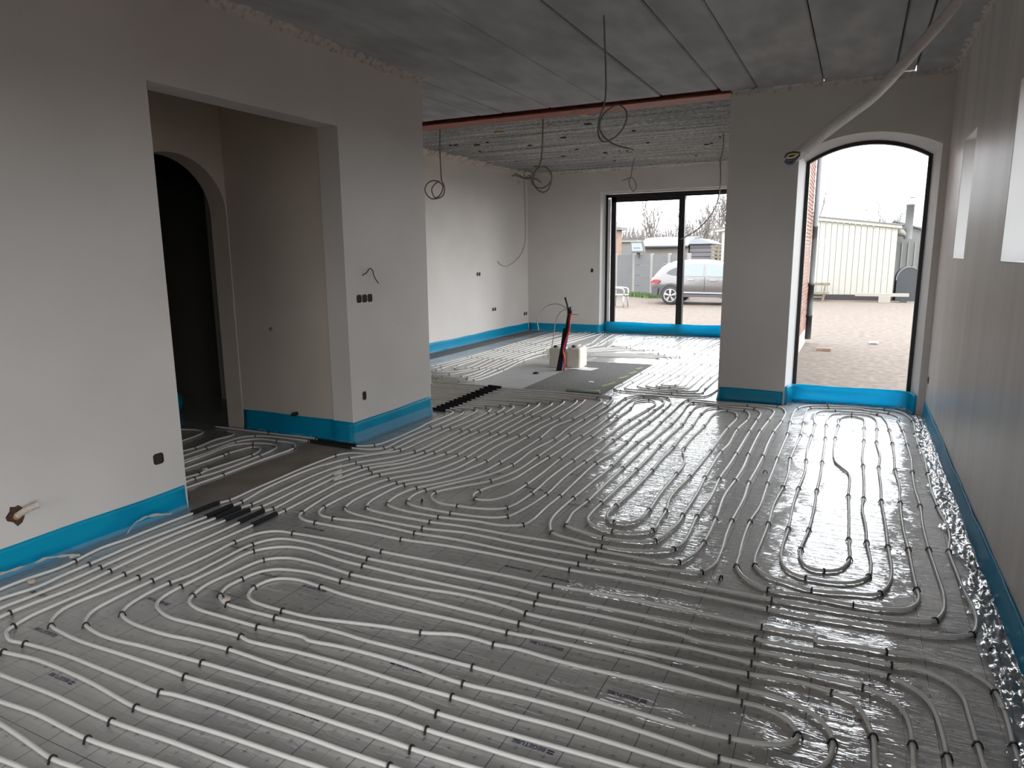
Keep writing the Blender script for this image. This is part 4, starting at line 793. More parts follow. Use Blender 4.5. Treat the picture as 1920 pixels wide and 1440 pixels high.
# broken-out pits and orange marks in the rough ceiling
random.seed(11)
for i in range(26):
    px = random.uniform(-5.9, -1.5); py = random.choice([8.9, 9.6, 10.2, 10.8, 11.4, 12.0, 12.6]) + random.uniform(-.12, .12)
    r = random.uniform(.015, .045)
    b = MB()
    vs = [(px + r * random.uniform(.6, 1.5) * math.cos(a), py + r * random.uniform(.6, 1.2) * math.sin(a), ZC + .020) for a in [2 * math.pi * q / 7 for q in range(7)]]
    vs2 = [(x, y2, ZC + .04) for x, y2, _ in vs]
    b.add(vs + vs2, [tuple(range(7))[::-1]] + [(q, (q + 1) % 7, 7 + (q + 1) % 7, 7 + q) for q in range(7)])
    b.build('pit', M['chipped'] if i % 3 else M['dark_gap'], cf)
for (px, py, s) in ((-4.55, 8.9, .11), (-3.72, 8.75, .07), (-3.1, 8.3, .10), (-4.1, 9.25, .05)):
    MB().box(px - s / 2, px + s / 2, py - s * .5, py + s * .5, ZC + .021, ZC + .03).build('marking', M['orange'], cf)

# red oxide steel beams carrying the slabs
for (y0, y1, x0, x1, lab) in ((7.74, 8.03, XFL - .2, XPL + .02, 'long rust red steel beam between the smooth and the rough ceiling'),
                              (3.08, 3.38, -5.3, 1.06, 'rust red steel beam at the top edge above the left wall')):
    bm_ = empty('steel_beam', ((x0 + x1) / 2, (y0 + y1) / 2, ZC + .01), lab, 'beam')
    MB().box(x0, x1, y0, y1, ZC - .024, ZC - .006).build('flange', M['red_steel'], bm_, .003)
    MB().box(x0, x1, (y0 + y1) / 2 - .008, (y0 + y1) / 2 + .008, ZC - .006, ZC + .2).build('web', M['red_steel'], bm_)


def ragged(name, pts, side, up=.055, seed=1, thick=.02):
    """rough plaster fillet under the ceiling along pts, ragged lower edge"""
    random.seed(seed)
    b = MB()
    a = Vector(pts[0]); c = Vector(pts[1])
    L_ = (c - a).length
    n = int(L_ / .035)
    s = Vector(side)
    vs = []
    for i in range(n + 1):
        q = a.lerp(c, i / n)
        lo = -up * random.uniform(.75, 1.15)
        w = thick * random.uniform(.4, 1.6)
        vs += [q + Vector((0, 0, lo)) - s * .01, q + Vector((0, 0, lo)) + s * .004, q + s * w * .7 + Vector((0, 0, lo * .4)), q + s * (w * random.uniform(1.2, 2.6)) + Vector((0, 0, .004)), q + Vector((0, 0, .004)) - s * .01]
    fs = [(5 * i + j, 5 * (i + 1) + j, 5 * (i + 1) + (j + 1) % 5, 5 * i + (j + 1) % 5) for i in range(n) for j in range(5)]
    b.add(vs, fs)
    o = struct(b, name, M['raw_plaster'])
    return o


ragged('trim_1', [(XL, -2.6, ZC), (XL, 5.83, ZC)], (1, 0, 0), .055, 1)
ragged('trim_2', [(XPL, YP, ZC), (XR, YP, ZC)], (0, -1, 0), .05, 2)
ragged('trim_3', [(XR, -2.6, ZC), (XR, YP, ZC)], (-1, 0, 0), .04, 3)
ragged('trim_4', [(XFL, 5.9, ZC + .03), (XFL, YF, ZC + .03)], (1, 0, 0), .07, 4, .05)
ragged('trim_5', [(XFL, YF, ZC + .03), (XPL, YF, ZC + .03)], (0, -1, 0), .05, 5)

# ================================================================ HEATING PIPES
PR = .0083
ORD = ['first', 'second', 'third', 'fourth', 'fifth', 'sixth', 'seventh', 'eighth', 'ninth', 'tenth', 'eleventh', 'twelfth', 'thirteenth', 'fourteenth', 'fifteenth', 'sixteenth']
LAB = {
    'big': 'white heating pipe doubling back three times in the elongated loops nearest the camera',
    'first': 'white heating pipe forming the outermost wide bend in the bottom right corner',
    'second': 'white heating pipe running just inside the outermost bend in the bottom right corner',
    'third': 'white heating pipe of the third bend in from the bottom right corner',
    'P0': 'short stretch of white heating pipe cutting the bottom left corner of the floor',
    'R': 'white heating pipe coiled in long narrow loops in front of the arched window',
    'M': 'white heating pipe coiled in slanting loops in front of the plastered pier',
    'C': 'white heating pipe coiled in slanting loops beside the dark island screed',
    'S1': 'white heating pipe at the left wall corner, upper of two in long foam sleeves',
    'S2': 'white heating pipe at the left wall corner, lower of two in long foam sleeves',
    'H1': 'outermost white loop of pipe on the hall floor by the doorway threshold',
    'H2': 'middle white loop of pipe on the hall floor by the doorway threshold',
    'H3': 'innermost white loop of pipe on the hall floor by the doorway threshold',
    'H4': 'white pipe with a tight end bend beneath the hall arch',
    'H5': 'dim white pipe bend inside the dark arched doorway',
}
for i in range(6):
    LAB['P%d' % (i + 1)] = 'white pipe in a short foam sleeve past the opening, %s counted from the left wall' % ORD[i]
for i in range(10):
    LAB['G%d' % (i + 1)] = 'white pipe on the far room floor, %s from the far left wall' % ORD[i]
for i in range(6):
    LAB['K%d' % (i + 1)] = 'pipe loop right of the island screed in the far room, %s counted from the screed' % ORD[i]
for i in range(16):
    LAB['J%d' % (i + 1)] = 'pipe fanning out towards the far sliding window, %s from the left' % ORD[i]

clip_mesh = MB()
cp = [(-.0145, -.0095), (-.0115, -.003), (-.0105, .003), (-.0055, .0098), (0, .0112), (.0055, .0098), (.0105, .003), (.0115, -.003), (.0145, -.0095)]
vs = []
for j, (x, z) in enumerate(cp):
    t = Vector((cp[min(j + 1, 8)][0] - cp[max(j - 1, 0)][0], 0, cp[min(j + 1, 8)][1] - cp[max(j - 1, 0)][1])).normalized()
    nn = Vector((-t.z, 0, t.x)) * .0022
    for (s, q) in ((-1, -1), (1, -1), (1, 1), (-1, 1)):
        vs.append((x + nn.x * q, s * .0028, z + nn.z * q))
clip_mesh.add(vs, [(4 * j + k, 4 * j + (k + 1) % 4, 4 * (j + 1) + (k + 1) % 4, 4 * (j + 1) + k) for j in range(8) for k in range(4)])
clip_mesh.v = [(x * 1.08, y * 1.25, z * 1.08) for x, y, z in clip_mesh.v]
clip_me = clip_mesh.mesh('pipe_clip')
clip_me.materials.append(M['clip'])

for (code, pts, sleeves) in PIPES:
    farp = code[0] in 'GKJ' and code not in ('G',)
    if code[0] == 'J':
        pts = [(x, min(y, 13.42), c) for x, y, c in pts]
    path = spline([(x, y) for x, y, _ in pts], .06 if farp else .028)
    path = np.array(path)
    # gentle lift between the clips
    P3 = [(x, y, .0105) for x, y in path]
    x0, y0 = pts[0][0], pts[0][1]
    root = empty('heating_pipe', (x0, y0, 0), LAB[code], 'pipe', 'white underfloor heating pipes')
    MB().tube(P3, PR, 6 if farp else 8).build('tube', M['pipe'], root)
    prev = None
    for (x, y, c) in pts:
        if not c: continue
        i = int(np.argmin(np.hypot(path[:, 0] - x, path[:, 1] - y)))
        i0, i1 = max(0, i - 1), min(len(path) - 1, i + 1)
        d = path[i1] - path[i0]
        o = bpy.data.objects.new('pipe_clip', clip_me)
        COL.objects.link(o)
        o.parent = root
        o.location = (path[i][0] - x0, path[i][1] - y0, .0105)
        o.rotation_euler = (0, 0, math.atan2(d[1], d[0]) - math.pi / 2 + random.uniform(-.06, .06))
    for (ax, ay, bx, by) in sleeves:
        i = int(np.argmin(np.hypot(path[:, 0] - ax, path[:, 1] - ay)))
        j = int(np.argmin(np.hypot(path[:, 0] - bx, path[:, 1] - by)))
        i, j = min(i, j), max(i, j)
        if j - i < 2: j = i + 2
        seg = [(q[0], q[1], .0145) for q in path[i:j + 1]]
        MB().tube(seg, .0155, 10).build('foam_sleeve', M['foam'], root)

# printed marks on the foil
cu = bpy.data.curves.new('print_text', 'FONT')
cu.body = 'BEGETUBE'
cu.size = .026
cu.offset = .0006
cu.align_x = 'LEFT'
cu.resolution_u = 3
to = bpy.data.objects.new('print_text', cu)
COL.objects.link(to)
bpy.context.view_layer.update()
dg = bpy.context.evaluated_depsgraph_get()
tme = bpy.data.meshes.new_from_object(to.evaluated_get(dg))
bpy.data.objects.remove(to, do_unlink=True)
xs = [v.co.x for v in tme.vertices]
wd = max(xs) - min(xs)
bm = bmesh.new(); bm.from_mesh(tme)
for k in range(2):
    z0 = .001 + k * .011
    q = [bm.verts.new((-.030, z0, 0)), bm.verts.new((-.006, z0, 0)), bm.verts.new((-.006, z0 + .0075, 0)), bm.verts.new((-.030, z0 + .0075, 0))]
    bm.faces.new(q)
bmesh.ops.translate(bm, verts=bm.verts, vec=(-(wd - .03) / 2, 0, 0))
bm.to_mesh(tme); bm.free()
tme.materials.clear()
tme.materials.append(M['ink'])
for (x, y, r) in PRINTS:
    o = bpy.data.objects.new('printed_mark', tme)
    COL.objects.link(o)
    o.parent = fl
    o.location = (x, y, .0006)
    o.rotation_euler = (0, 0, math.pi if r else 0)

# ================================================================ BLUE EDGE STRIPS WITH FILM SKIRTS
def edge_strip(path, label, seed, skirt=.10, crumple=.012, h=.165, bulge=0.0, skirt_on=True, inside=1, fm='film'):
    random.seed(seed)
    pts = []
    for (a, c) in zip(path[:-1], path[1:]):
        d = math.hypot(c[0] - a[0], c[1] - a[1])
        n = max(1, int(d / .06))
        pts += [(a[0] + (c[0] - a[0]) * i / n, a[1] + (c[1] - a[1]) * i / n) for i in range(n)]
    pts.append(path[-1])
    n = len(pts)
    nor = []
    for i in range(n):
        a = pts[max(0, i - 1)]; c = pts[min(n - 1, i + 1)]
        t = Vector((c[0] - a[0], c[1] - a[1])); t.normalize()
        nor.append(Vector((-t.y, t.x)) * inside)
    ph = [random.uniform(0, 6.28) for _ in range(6)]
    root = empty('edge_strip', (path[0][0], path[0][1], 0), label, 'edge strip', 'blue foam edge strips along the wall bases')
    b = MB()
    rows = 6
    vs = []
    for i in range(n):
        s = i * .06
        wav = .003 * math.sin(s * 5 + ph[0]) + .002 * math.sin(s * 13 + ph[1])
        top = h + .005 * math.sin(s * 2.1 + ph[2]) + .003 * math.sin(s * 7 + ph[3])
        for k in range(rows + 1):
            f = k / rows
            off = .004 + max(-.003, wav * f) + bulge * math.sin(math.pi * min(1, f * 1.2)) * (.6 + .4 * math.sin(s * 3 + ph[4])) + (1 - f) ** 3 * .012
            vs.append((pts[i][0] + nor[i].x * off, pts[i][1] + nor[i].y * off, .002 + f * (top - .002)))
    fs = [(i * (rows + 1) + k, (i + 1) * (rows + 1) + k, (i + 1) * (rows + 1) + k + 1, i * (rows + 1) + k + 1) for i in range(n - 1) for k in range(rows)]
    b.add(vs, fs, True)
    o = b.build('foam_band', M['blue'], root)
    so = o.modifiers.new('thickness', 'SOLIDIFY'); so.thickness = .006; so.offset = 1 if inside > 0 else -1
    if skirt_on:
        fine = []
        for (a, c) in zip(pts[:-1], pts[1:]):
            fine += [(a[0] + (c[0] - a[0]) * q / 5, a[1] + (c[1] - a[1]) * q / 5) for q in range(5)]
        fine.append(pts[-1])
        m = len(fine)
        b = MB()
        cols = max(6, int(skirt * 1.6 / .013))
        vs = []
        for i in range(m):
            nn = nor[min(n - 1, i // 5)]
            s_ = i * .012
            edge = mnoise.noise(Vector((s_ * 3.1, seed, 0))) * .9 + mnoise.noise(Vector((s_ * 11, seed, 3))) * .35
            w = skirt * (1 + max(-.65, min(.8, edge)))
            for k in range(cols + 1):
                f = k / cols
                up = max(0, 1 - f * 3.0)
                q = Vector((s_ * 9, f * w * 55, seed))
                cr = abs(mnoise.noise(q)) + .5 * abs(mnoise.noise(q * 2.3)) + .25 * abs(mnoise.noise(q * 5.1))
                z = .004 + (.10 if seed == 23 else .03) * up ** 1.4 + crumple * cr * min(1, .25 + 3 * f) * (1 - .55 * f)
                off = .016 + w * max(0, f - .06) + .010 * mnoise.noise(q * 1.7)
                vs.append((fine[i][0] + nn.x * off, fine[i][1] + nn.y * off, z))
        fs = [(i * (cols + 1) + k, (i + 1) * (cols + 1) + k, (i + 1) * (cols + 1) + k + 1, i * (cols + 1) + k + 1) for i in range(m - 1) for k in range(cols)]
        b.add(vs, fs, True)
        b.build('film_skirt', M[fm], root)
    return root


edge_strip([(XL, -1.2), (XL, 2.90), (XL - .03, 2.925), (-3.99, 2.925)], 'blue foam edge strip along the near left wall below the drain stub', 21, .055, .010, .165, inside=-1)
edge_strip([(-5.10, 4.618), (-4.03, 4.618), (-4.005, 4.599), (-3.792, 4.599)], 'blue foam edge strip along the dim hall wall beside the threshold', 22, .03, .006, .195, inside=-1)
edge_strip([(XL, 4.588), (XL, 5.82), (XL - .02, 5.845), (-4.1, 5.845)], 'blue foam edge strip with shiny film round the wall end left of the pipes', 23, .05, .022, .195, inside=-1)
edge_strip([(XFL, 6.1), (XFL, 13.57)], 'long blue foam edge strip along the far left wall', 24, .05, .012, .17, inside=-1)
edge_strip([(XFL + .03, YF), (WX0 + .01, YF), (WX0 + .02, YF + .04), (WX0 + .02, YF + .24)], 'blue foam edge strip along the far wall left of the sliding window', 25, .04, .006, .17, inside=-1)
edge_strip([(WX0 + .03, YF + .28), (WX1 - .02, YF + .27)], 'bright blue foam strip across the foot of the sliding window', 26, .05, .008, .22, .03, inside=-1)
edge_strip([(XPL, 9.4), (XPL, YP + .02), (XPL + .02, YP), (-.625, YP)], 'dark blue foam edge strip round the base of the plastered pier', 27, .02, .004, .148, skirt_on=False, inside=-1)
edge_strip([(-.61, YP + .01), (-.595, YP + .10), (-.555, YP + .22), (-.45, YP + .25), (.0, YP + .245), (.50, YP + .235), (.565, YP + .20), (.60, YP + .08), (.612, YP + .01)], 'translucent blue foam strip bulging across the foot of the arched window', 28, .05, .02, .20, .02, inside=-1, fm='film_silver')
edge_strip([(XR, 7.70), (XR, 1.7)], 'blue foam edge strip along the right wall with a wide crumpled film skirt', 29, .105, .045, .165, inside=-1, fm='film_silver')

# ================================================================ THINGS INDOORS
def socket(face, pos, label, w=.068, h=.075, round_=False):
    """empty electrical box let into a wall; face 'x+','x-','y-' is the way it looks"""
    r = empty('socket_box', pos, label, 'socket', 'empty electrical boxes in the walls')

    def put(a, z, d):
        x, y, z0 = pos
        if face == 'x+': return (x + d, y + a, z0 + z)
        if face == 'x-': return (x - d, y + a, z0 + z)
        return (x + a, y - d, z0 + z)
    b = MB()
    # rim: octagonal ring slightly proud of the plaster
    n = 16
    def outl(s):
        out = []
        for i in range(n):
            t = 2 * math.pi * (i + .5) / n
            c, s_ = math.cos(t), math.sin(t)
            k = 1 / max(abs(c), abs(s_)) * .88
            k = min(k, 1.12)
            out.append((c * k * w / 2 * s, s_ * k * h / 2 * s))
        return out
    o1, o2 = outl(1.0), outl(.84)
    vs = [put(a, z, -.004) for a, z in o1] + [put(a, z, .0035) for a, z in o1] + [put(a, z, .0035) for a, z in o2] + [put(a, z, .0008) for a, z in o2]
    fs = []
    for q in range(3):
        fs += [(q * n + i, q * n + (i + 1) % n, (q + 1) * n + (i + 1) % n, (q + 1) * n + i) for i in range(n)]
    b.add(vs, fs)
    b.build('rim', M['socket'], r)
    b = MB()
    b.add([put(a, z, .0009) for a, z in o2], [tuple(range(n))])
    b.build('back', M['socket_in'], r)
    b = MB()
    for s in (-1, 1):
        c = put(s * w * .33, 0, .002)
        b.box(c[0] - .004, c[0] + .004, c[1] - .004, c[1] + .004, c[2] - .006, c[2] + .006)
    b.build('screw_boss', M['socket'], r)
    return r


socket('x+', (XL, 4.762, 1.248), 'left one of three joined black electrical boxes on the wall end', .072, .078)
socket('x+', (XL, 4.836, 1.247), 'middle one of three joined black electrical boxes on the wall end', .072, .078)
socket('x+', (XL, 4.910, 1.247), 'right one of three joined black electrical boxes on the wall end', .072, .078)
socket('x+', (XL, 4.769, .404), 'single black electrical box low on the wall end above the blue strip', .055, .085)
socket('x+', (XL, 2.742, .384), 'single black electrical box low on the near left wall', .078, .078)
socket('x+', (XFL, 11.37, 1.263), 'left one of a pair of black electrical boxes high on the far left wall', .07, .075)
socket('x+', (XFL, 11.45, 1.263), 'right one of a pair of black electrical boxes high on the far left wall', .07, .075)
socket('x+', (XFL, 11.97, .569), 'left one of a pair of black electrical boxes low on the far left wall', .07, .075)
socket('x+', (XFL, 12.06, .569), 'right one of a pair of black electrical boxes low on the far left wall', .07, .075)
socket('x+', (XFL, 13.40, .373), 'left black electrical box in the corner of the far left wall', .07, .085)
socket('x+', (XFL, 13.50, .373), 'right black electrical box in the corner of the far left wall', .07, .085)
socket('y-', (-4.872, YF, 1.281), 'small black electrical box on the far wall left of the sliding window', .06, .085)
socket('x-', (XR, 7.60, .389), 'small black electrical box on the right wall beside the arched window', .075, .075)
# capped hole in the hall wall
r = empty('wall_plug', (-4.691, 4.62, .97), 'small dark filled hole in the dim hall wall', 'wall plug')
MB().lathe((-4.691, 4.62, .97), [(.0, -.006), (.014, -.006), (.018, -.002), (.018, .002)], 12, 'Y').build('cap', M['cable'], r)
r = empty('pipe_stub', (-4.449, 4.60, .215), 'black pipe end poking out above the hall edge strip', 'pipe stub')
MB().lathe((-4.449, 4.60, .215), [(.0, -.035), (.016, -.035), (.018, -.03), (.018, .02)], 12, 'Y').build('stub', M['castiron'], r)


def cable(name, key, r, m, label, cat='cable', group=None, step=.012, tip=True):
    pts = MISC[key]
    sp = spline(pts, step)
    root = empty(name, tuple(pts[0]), label, cat, group)
    # loops of a coil sit slightly behind one another
    n = len(sp)
    q = [(p[0], p[1] + .012 * math.sin(i * .045), p[2]) for i, p in enumerate(sp)]
    MB().tube(q, r, 7).build('sheath', m, root)
    if tip:
        a = Vector(q[-1]); d = (Vector(q[-1]) - Vector(q[-3])).normalized()
        b = MB()
        for k, off in enumerate(((.002, 0, 0), (-.002, 0, .002))):
            b.tube([a + Vector(off), a + d * .025 + Vector(off) * 2], r * .35, 5)
        b.build('bare_end', M['w_black'], root)
    return root


GC = 'cables hanging from the ceilings'
cable('hanging_cable', 'cableA', .0062, M['cable'], 'thick grey cable hanging from the smooth ceiling in a large oval coil', group=GC)
cable('hanging_cable', 'cableB', .0085, M['cable'], 'grey cable with a round double coil hanging beside the left wall end', group=GC)
cable('hanging_cable', 'cableC', .0085, M['cable'], 'grey cable with a round coil hanging in front of the far corner', group=GC)
cable('hanging_cable', 'cableD', .0075, M['cable'], 'thin grey cable with a small narrow coil above the sliding window', group=GC)
cable('hanging_cable', 'cableE', .0085, M['cable'], 'long grey cable curving down across the sliding window next to the pier', group=GC)
cable('corner_cable', 'cornerdown', .007, M['cable_light'], 'pale cable running down the far corner and curling out of the wall')
bundle = empty('cable_bundle', MISC['bund1'][0], 'tangled bundle of cables coming out of the far wall corner under the ceiling', 'cable bundle')
for kk, mm in (('bund1', 'cable_light'), ('bund2', 'cable'), ('bund3', 'cable')):
    MB().tube(spline(MISC[kk], .02), .009, 6).build('cable', M[mm], bundle)
ch = MISC['bund1'][0]
MB().prism([(13.08, 3.03), (13.20, 3.01), (13.24, 3.09), (13.12, 3.13)], 'X', XFL - .01, XFL + .004).build('chipped_hole', M['raw_plaster'], bundle)
cable('wall_cable', 'wallcable', .0045, M['w_black'], 'short dark cable end sticking out of the wall end above the triple boxes', tip=False)

# corrugated conduit hanging in at the top right
cpts = spline(MISC['conduit'], .0045)
root = empty('corrugated_conduit', tuple(MISC['conduit'][0]), 'white corrugated conduit with loose wires hanging in from the upper right', 'conduit')
rad = [.0255 + .0016 * math.cos(i * 2.1) for i in range(len(cpts))]
for i in range(4): rad[i] = .0266
MB().tube([tuple(q) for q in cpts], .025, 20, cap=False, radii=rad).build('hose', M['conduit'], root)
MB().tube([tuple(q) for q in cpts[2:40]], .0235, 16, cap=True).build('dark_plug', M['dark_gap'], root)  # black plug painted for the shade inside the open hose
for kk, mm in (('wire1', 'w_yellow'), ('wire2', 'w_white'), ('wire3', 'w_brown'), ('wire4', 'w_blue'), ('wire5', 'w_black')):
    MB().tube(spline(MISC[kk], .006), .0050, 6).build('wire', M[mm], root)

# drain stub in the near left wall
y0, z0 = 1.93, .325
root = empty('drain_stub', (XL, y0, z0), 'beige bent drain stub with orange foam in a chipped hole', 'drain pipe')
random.seed(9)
vs = [(XL + .002, y0 - .02 + .045 * random.uniform(.7, 1.3) * math.cos(t), z0 - .012 + .055 * random.uniform(.7, 1.2) * math.sin(t)) for t in [2 * math.pi * i / 12 for i in range(12)]]
MB().add(vs + [(XL - .02, v[1], v[2]) for v in vs], [tuple(range(12))] + [(i, (i + 1) % 12, 12 + (i + 1) % 12, 12 + i) for i in range(12)]).build('broken_plaster', M['chipped'], root)
arc = spline([(XL - .01, y0 - .02, z0 - .03), (XL + .022, y0 - .012, z0 - .008), (XL + .045, y0 + .015, z0 + .012), (XL + .058, y0 + .05, z0 + .022)], .006)
MB().tube([tuple(q) for q in arc], .017, 14, cap=False).build('elbow', M['crumb'], root)
MB().tube([tuple(q) for q in arc[1:5]], .0185, 14).build('foam_collar', M['orange'], root)
e = Vector(arc[-1]); d = (Vector(arc[-1]) - Vector(arc[-2])).normalized()
MB().tube([e - d * .004, e + d * .012], .0185, 14, cap=False).build('collar', M['w_white'], root)
MB().tube([e - d * .01, e + d * .009], .0155, 14).build('black_mouth', M['socket'], root)


def jerrycan(x0, x1, y0, y1, h, label, turn=0):
    root = empty('jerrycan', ((x0 + x1) / 2, (y0 + y1) / 2, .003), label, 'jerrycan', 'white jerrycans on the underlay')
    b = MB()
    zb, zt = .003, h
    # body with rounded vertical edges, stepped shoulder
    def ring(z, s, ins=0):
        r = .03; out = []
        for (cx, cy, a0) in ((x1 - r, y1 - r, 0), (x0 + r, y1 - r, 90), (x0 + r, y0 + r, 180), (x1 - r, y0 + r, 270)):
            for k in range(5):
                a = math.radians(a0 + 22.5 * k)
                out.append((cx + r * math.cos(a), cy + r * math.sin(a), z))
        mx, my = (x0 + x1) / 2, (y0 + y1) / 2
        return [(mx + (p - mx) * s, my + (q - my) * s, zz) for p, q, zz in out]
    lv = [(zb, .94), (zb + .015, 1), (zt * .45, 1), (zt * .455, .985), (zt * .47, .985), (zt * .475, 1), (zt - .03, 1), (zt - .008, .93), (zt, .80)]
    vs = []
    for z, s in lv: vs += ring(z, s)
    n = 20
    fs = [(i * n + k, i * n + (k + 1) % n, (i + 1) * n + (k + 1) % n, (i + 1) * n + k) for i in range(len(lv) - 1) for k in range(n)]
    fs += [tuple(range(n))[::-1], tuple((len(lv) - 1) * n + k for k in range(n))]
    b.add(vs, fs, False)
    b.build('body', M['jerry'], root, .004)
    cx, cy = x0 + (x1 - x0) * .42, y0 + .06
    MB().lathe((cx, cy, zt - .004), [(.030, 0), (.030, .03), (.027, .034), (0, .034)], 14).build('cap', M['castiron'], root)
    MB().tube([(cx + .03, y0 + .12, zt - .01), (cx + .03, y0 + .13, zt + .018), (cx + .03, y1 - .05, zt + .018), (cx + .03, y1 - .04, zt - .01)], .010, 8).build('handle', M['jerry'], root)
    return root


jerrycan(-3.905, -3.70, 9.10, 9.36, .29, 'left white jerrycan with black cap behind the upright black pipes')
jerrycan(-3.665, -3.46, 9.20, 9.50, .29, 'right white jerrycan with black cap beside the dark island screed')

# upright bundle of supply pipes coming out of the floor
root = empty('supply_bundle', (-3.67, 8.92, .003), 'upright bundle of black, red and blue supply pipes with two arching grey cables', 'pipe bundle')
MB().tube(spline(MISC['bblack'], .03), .014, 10).build('black_pipe', M['castiron'], root)
MB().tube(spline(MISC['bblack2'], .03), .013, 10).build('black_pipe', M['castiron'], root)
MB().tube(spline(MISC['bsleeve'], .03), .033, 12).build('foam_sleeve', M['foam'], root)
MB().tube(spline(MISC['bred'], .03), .013, 10).build('red_pipe', M['red_pl'], root)
MB().tube([tuple(q) for q in spline(MISC['bred'], .03)[-3:]], .016, 10).build('black_end', M['castiron'], root)
MB().tube(spline(MISC['bblue'], .03), .011, 10).build('blue_pipe', M['blue_pl'], root)
MB().tube(spline(MISC['grey1'], .03), .006, 8).build('grey_cable', M['cable_light'], root)
MB().tube(spline(MISC['grey2'], .03), .006, 8).build('grey_cable', M['cable_light'], root)
MB().tube(MISC['redtie'], .004, 6).build('binding_wire', M['red_pl'], root)

# loose bits
root = empty('paper_sheet', (-3.43, 8.95, .004), 'white paper sheet lying on the island screed in front of the jerrycans', 'paper')
MB().grid(lambda u, v: (-3.60 + .36 * u + .04 * v, 9.10 + .24 * v - .06 * u, .0055 + .004 * math.sin(u * 5) ** 2), 10, 4).build('sheet', M['paper'], root)
root = empty('paper_scrap', (-2.95, 8.25, .004), 'small white scrap on the dark island screed', 'paper scrap')
MB().grid(lambda u, v: (-2.98 + .08 * u, 8.22 + .06 * v, .0055 + .003 * math.sin(u * 4 + v)), 4, 3).build('sheet', M['paper'], root)
root = empty('pipe_offcut', (-2.95, 7.56, .004), 'pale green plastic offcut along the near edge of the island screed', 'offcut')
MB().tube([(-3.02, 7.575, .02), (-2.80, 7.565, .02), (-2.60, 7.575, .02)], .018, 10).build('tube', mat('offcut_green', (.45, .55, .44), .4), root)
for i, (ax, ay, bx, by) in enumerate(((-2.66, 7.62, -2.69, 7.78), (-2.72, 8.02, -2.66, 8.34), (-2.70, 8.62, -2.65, 8.86), (-2.69, 9.05, -2.65, 9.25), (-2.70, 9.45, -2.67, 9.62))):
    b = MB().bar((ax, ay, .0047), (bx, by, .0047), .045, .001)
    o = b.build('painted_dash', M['marker'], bpy.data.objects['floor_island_screed'])
root = empty('rubber_puck', (-3.86, 8.55, .003), 'small black disc on the pale underlay by the supply pipes', 'disc')
MB().lathe((-3.86, 8.56, .003), [(0, .022), (.03, .02), (.045, .008), (.045, 0)], 14).build('disc', M['castiron'], root)


def crumb(x, y, s, label, z=.0, seed=0):
    random.seed(seed)
    bm = bmesh.new()
    bmesh.ops.create_icosphere(bm, subdivisions=2, radius=s)
    for v in bm.verts:
        v.co *= random.uniform(.7, 1.15)
        v.co.z *= .6
    me = bpy.data.meshes.new('plaster_crumb'); bm.to_mesh(me); bm.free()
    me.materials.append(M['crumb'])
    o = bpy.data.objects.new('plaster_crumb', me); COL.objects.link(o)
    o.location = (x, y, z + s * .5)
    tag(o, label, 'plaster lump', 'plaster lumps dropped on the pipes')


crumb(-3.695, 2.10, .020, 'plaster lump on the pipe nearest the left wall under the blue strip', .016, 1)
crumb(-3.62, 1.845, .019, 'pale plaster lump beside the outer pipe at the left picture edge', .0, 2)
crumb(-2.555, 2.115, .020, 'beige plaster lump on the second bend of the near loops', .012, 3)
crumb(-4.345, 3.51, .022, 'pale plaster lump stuck on a hall pipe behind the wall edge', .012, 4)
# loose tacker clips lying or standing between the pipes
for (x, y, a, lab) in ((.600, 3.15, .3, 'loose black clip standing on the foil by the right wall film'),
                       (-.502, 3.344, 1.2, 'loose black clip on the bare foil between two pipe groups'),
                       (-.506, 5.227, .4, 'loose black clip on the foil left of the arched window loops'),
                       (-2.475, 3.649, 1.9, 'loose black clip inside a bend of the slanting pipes')):
    root = empty('loose_clip', (x, y, .001), lab, 'clip', 'loose pipe clips')
    o = bpy.data.objects.new('clip_body', clip_me); COL.objects.link(o); o.parent = root
    o.location = (0, 0, .010); o.rotation_euler = (0, 0, a)
# torn film strips by the left wall
def film_strip(pts, w, label, seed):
    random.seed(seed)
    sp = spline(pts, .02)
    root = empty('film_strip', tuple(pts[0]), label, 'film')
    b = MB(); vs = []
    for i, q in enumerate(sp):
        ww = w * (.7 + .3 * math.sin(i * 1.3))
        for k in range(3):
            vs.append((q[0] + ww * (k / 2 - .5) * .5, q[1], q[2] + ww * (k / 2 - .5) + .004 * random.uniform(-1, 1)))
    b.add(vs, [(3 * i + k, 3 * i + k + 1, 3 * i + k + 4, 3 * i + k + 3) for i in range(len(sp) - 1) for k in range(2)], True)
    b.build('strip', M['w_white'] if seed % 2 else M['film'], root)


film_strip([(-3.68, 1.62, .03), (-3.70, 1.72, .07), (-3.715, 1.85, .06), (-3.70, 2.0, .06), (-3.66, 2.12, .03)], .018, 'curled white film edge at the left border of the picture', 31)
film_strip([(-3.70, 2.42, .03), (-3.72, 2.50, .07), (-3.72, 2.60, .075), (-3.70, 2.72, .05)], .02, 'curled white film edge in front of the near wall corner', 33)

# blue roll left in the dark room
root = empty('edge_strip_roll', (-6.35, 4.75, .003), 'leftover roll of blue edge strip on the floor of the dark room', 'roll')
MB().lathe((-6.35, 4.75, .13), [(.04, -.09), (.12, -.09), (.125, -.08), (.125, .08), (.12, .09), (.04, .09), (.04, -.09)], 20, 'X').build('roll', M['blue'], root)
MB().grid(lambda u, v: (-6.44 + .18 * v, 4.75 - .45 * u, .012 + .03 * math.sin(u * 3) ** 2), 10, 2).build('loose_end', M['blue'], root)

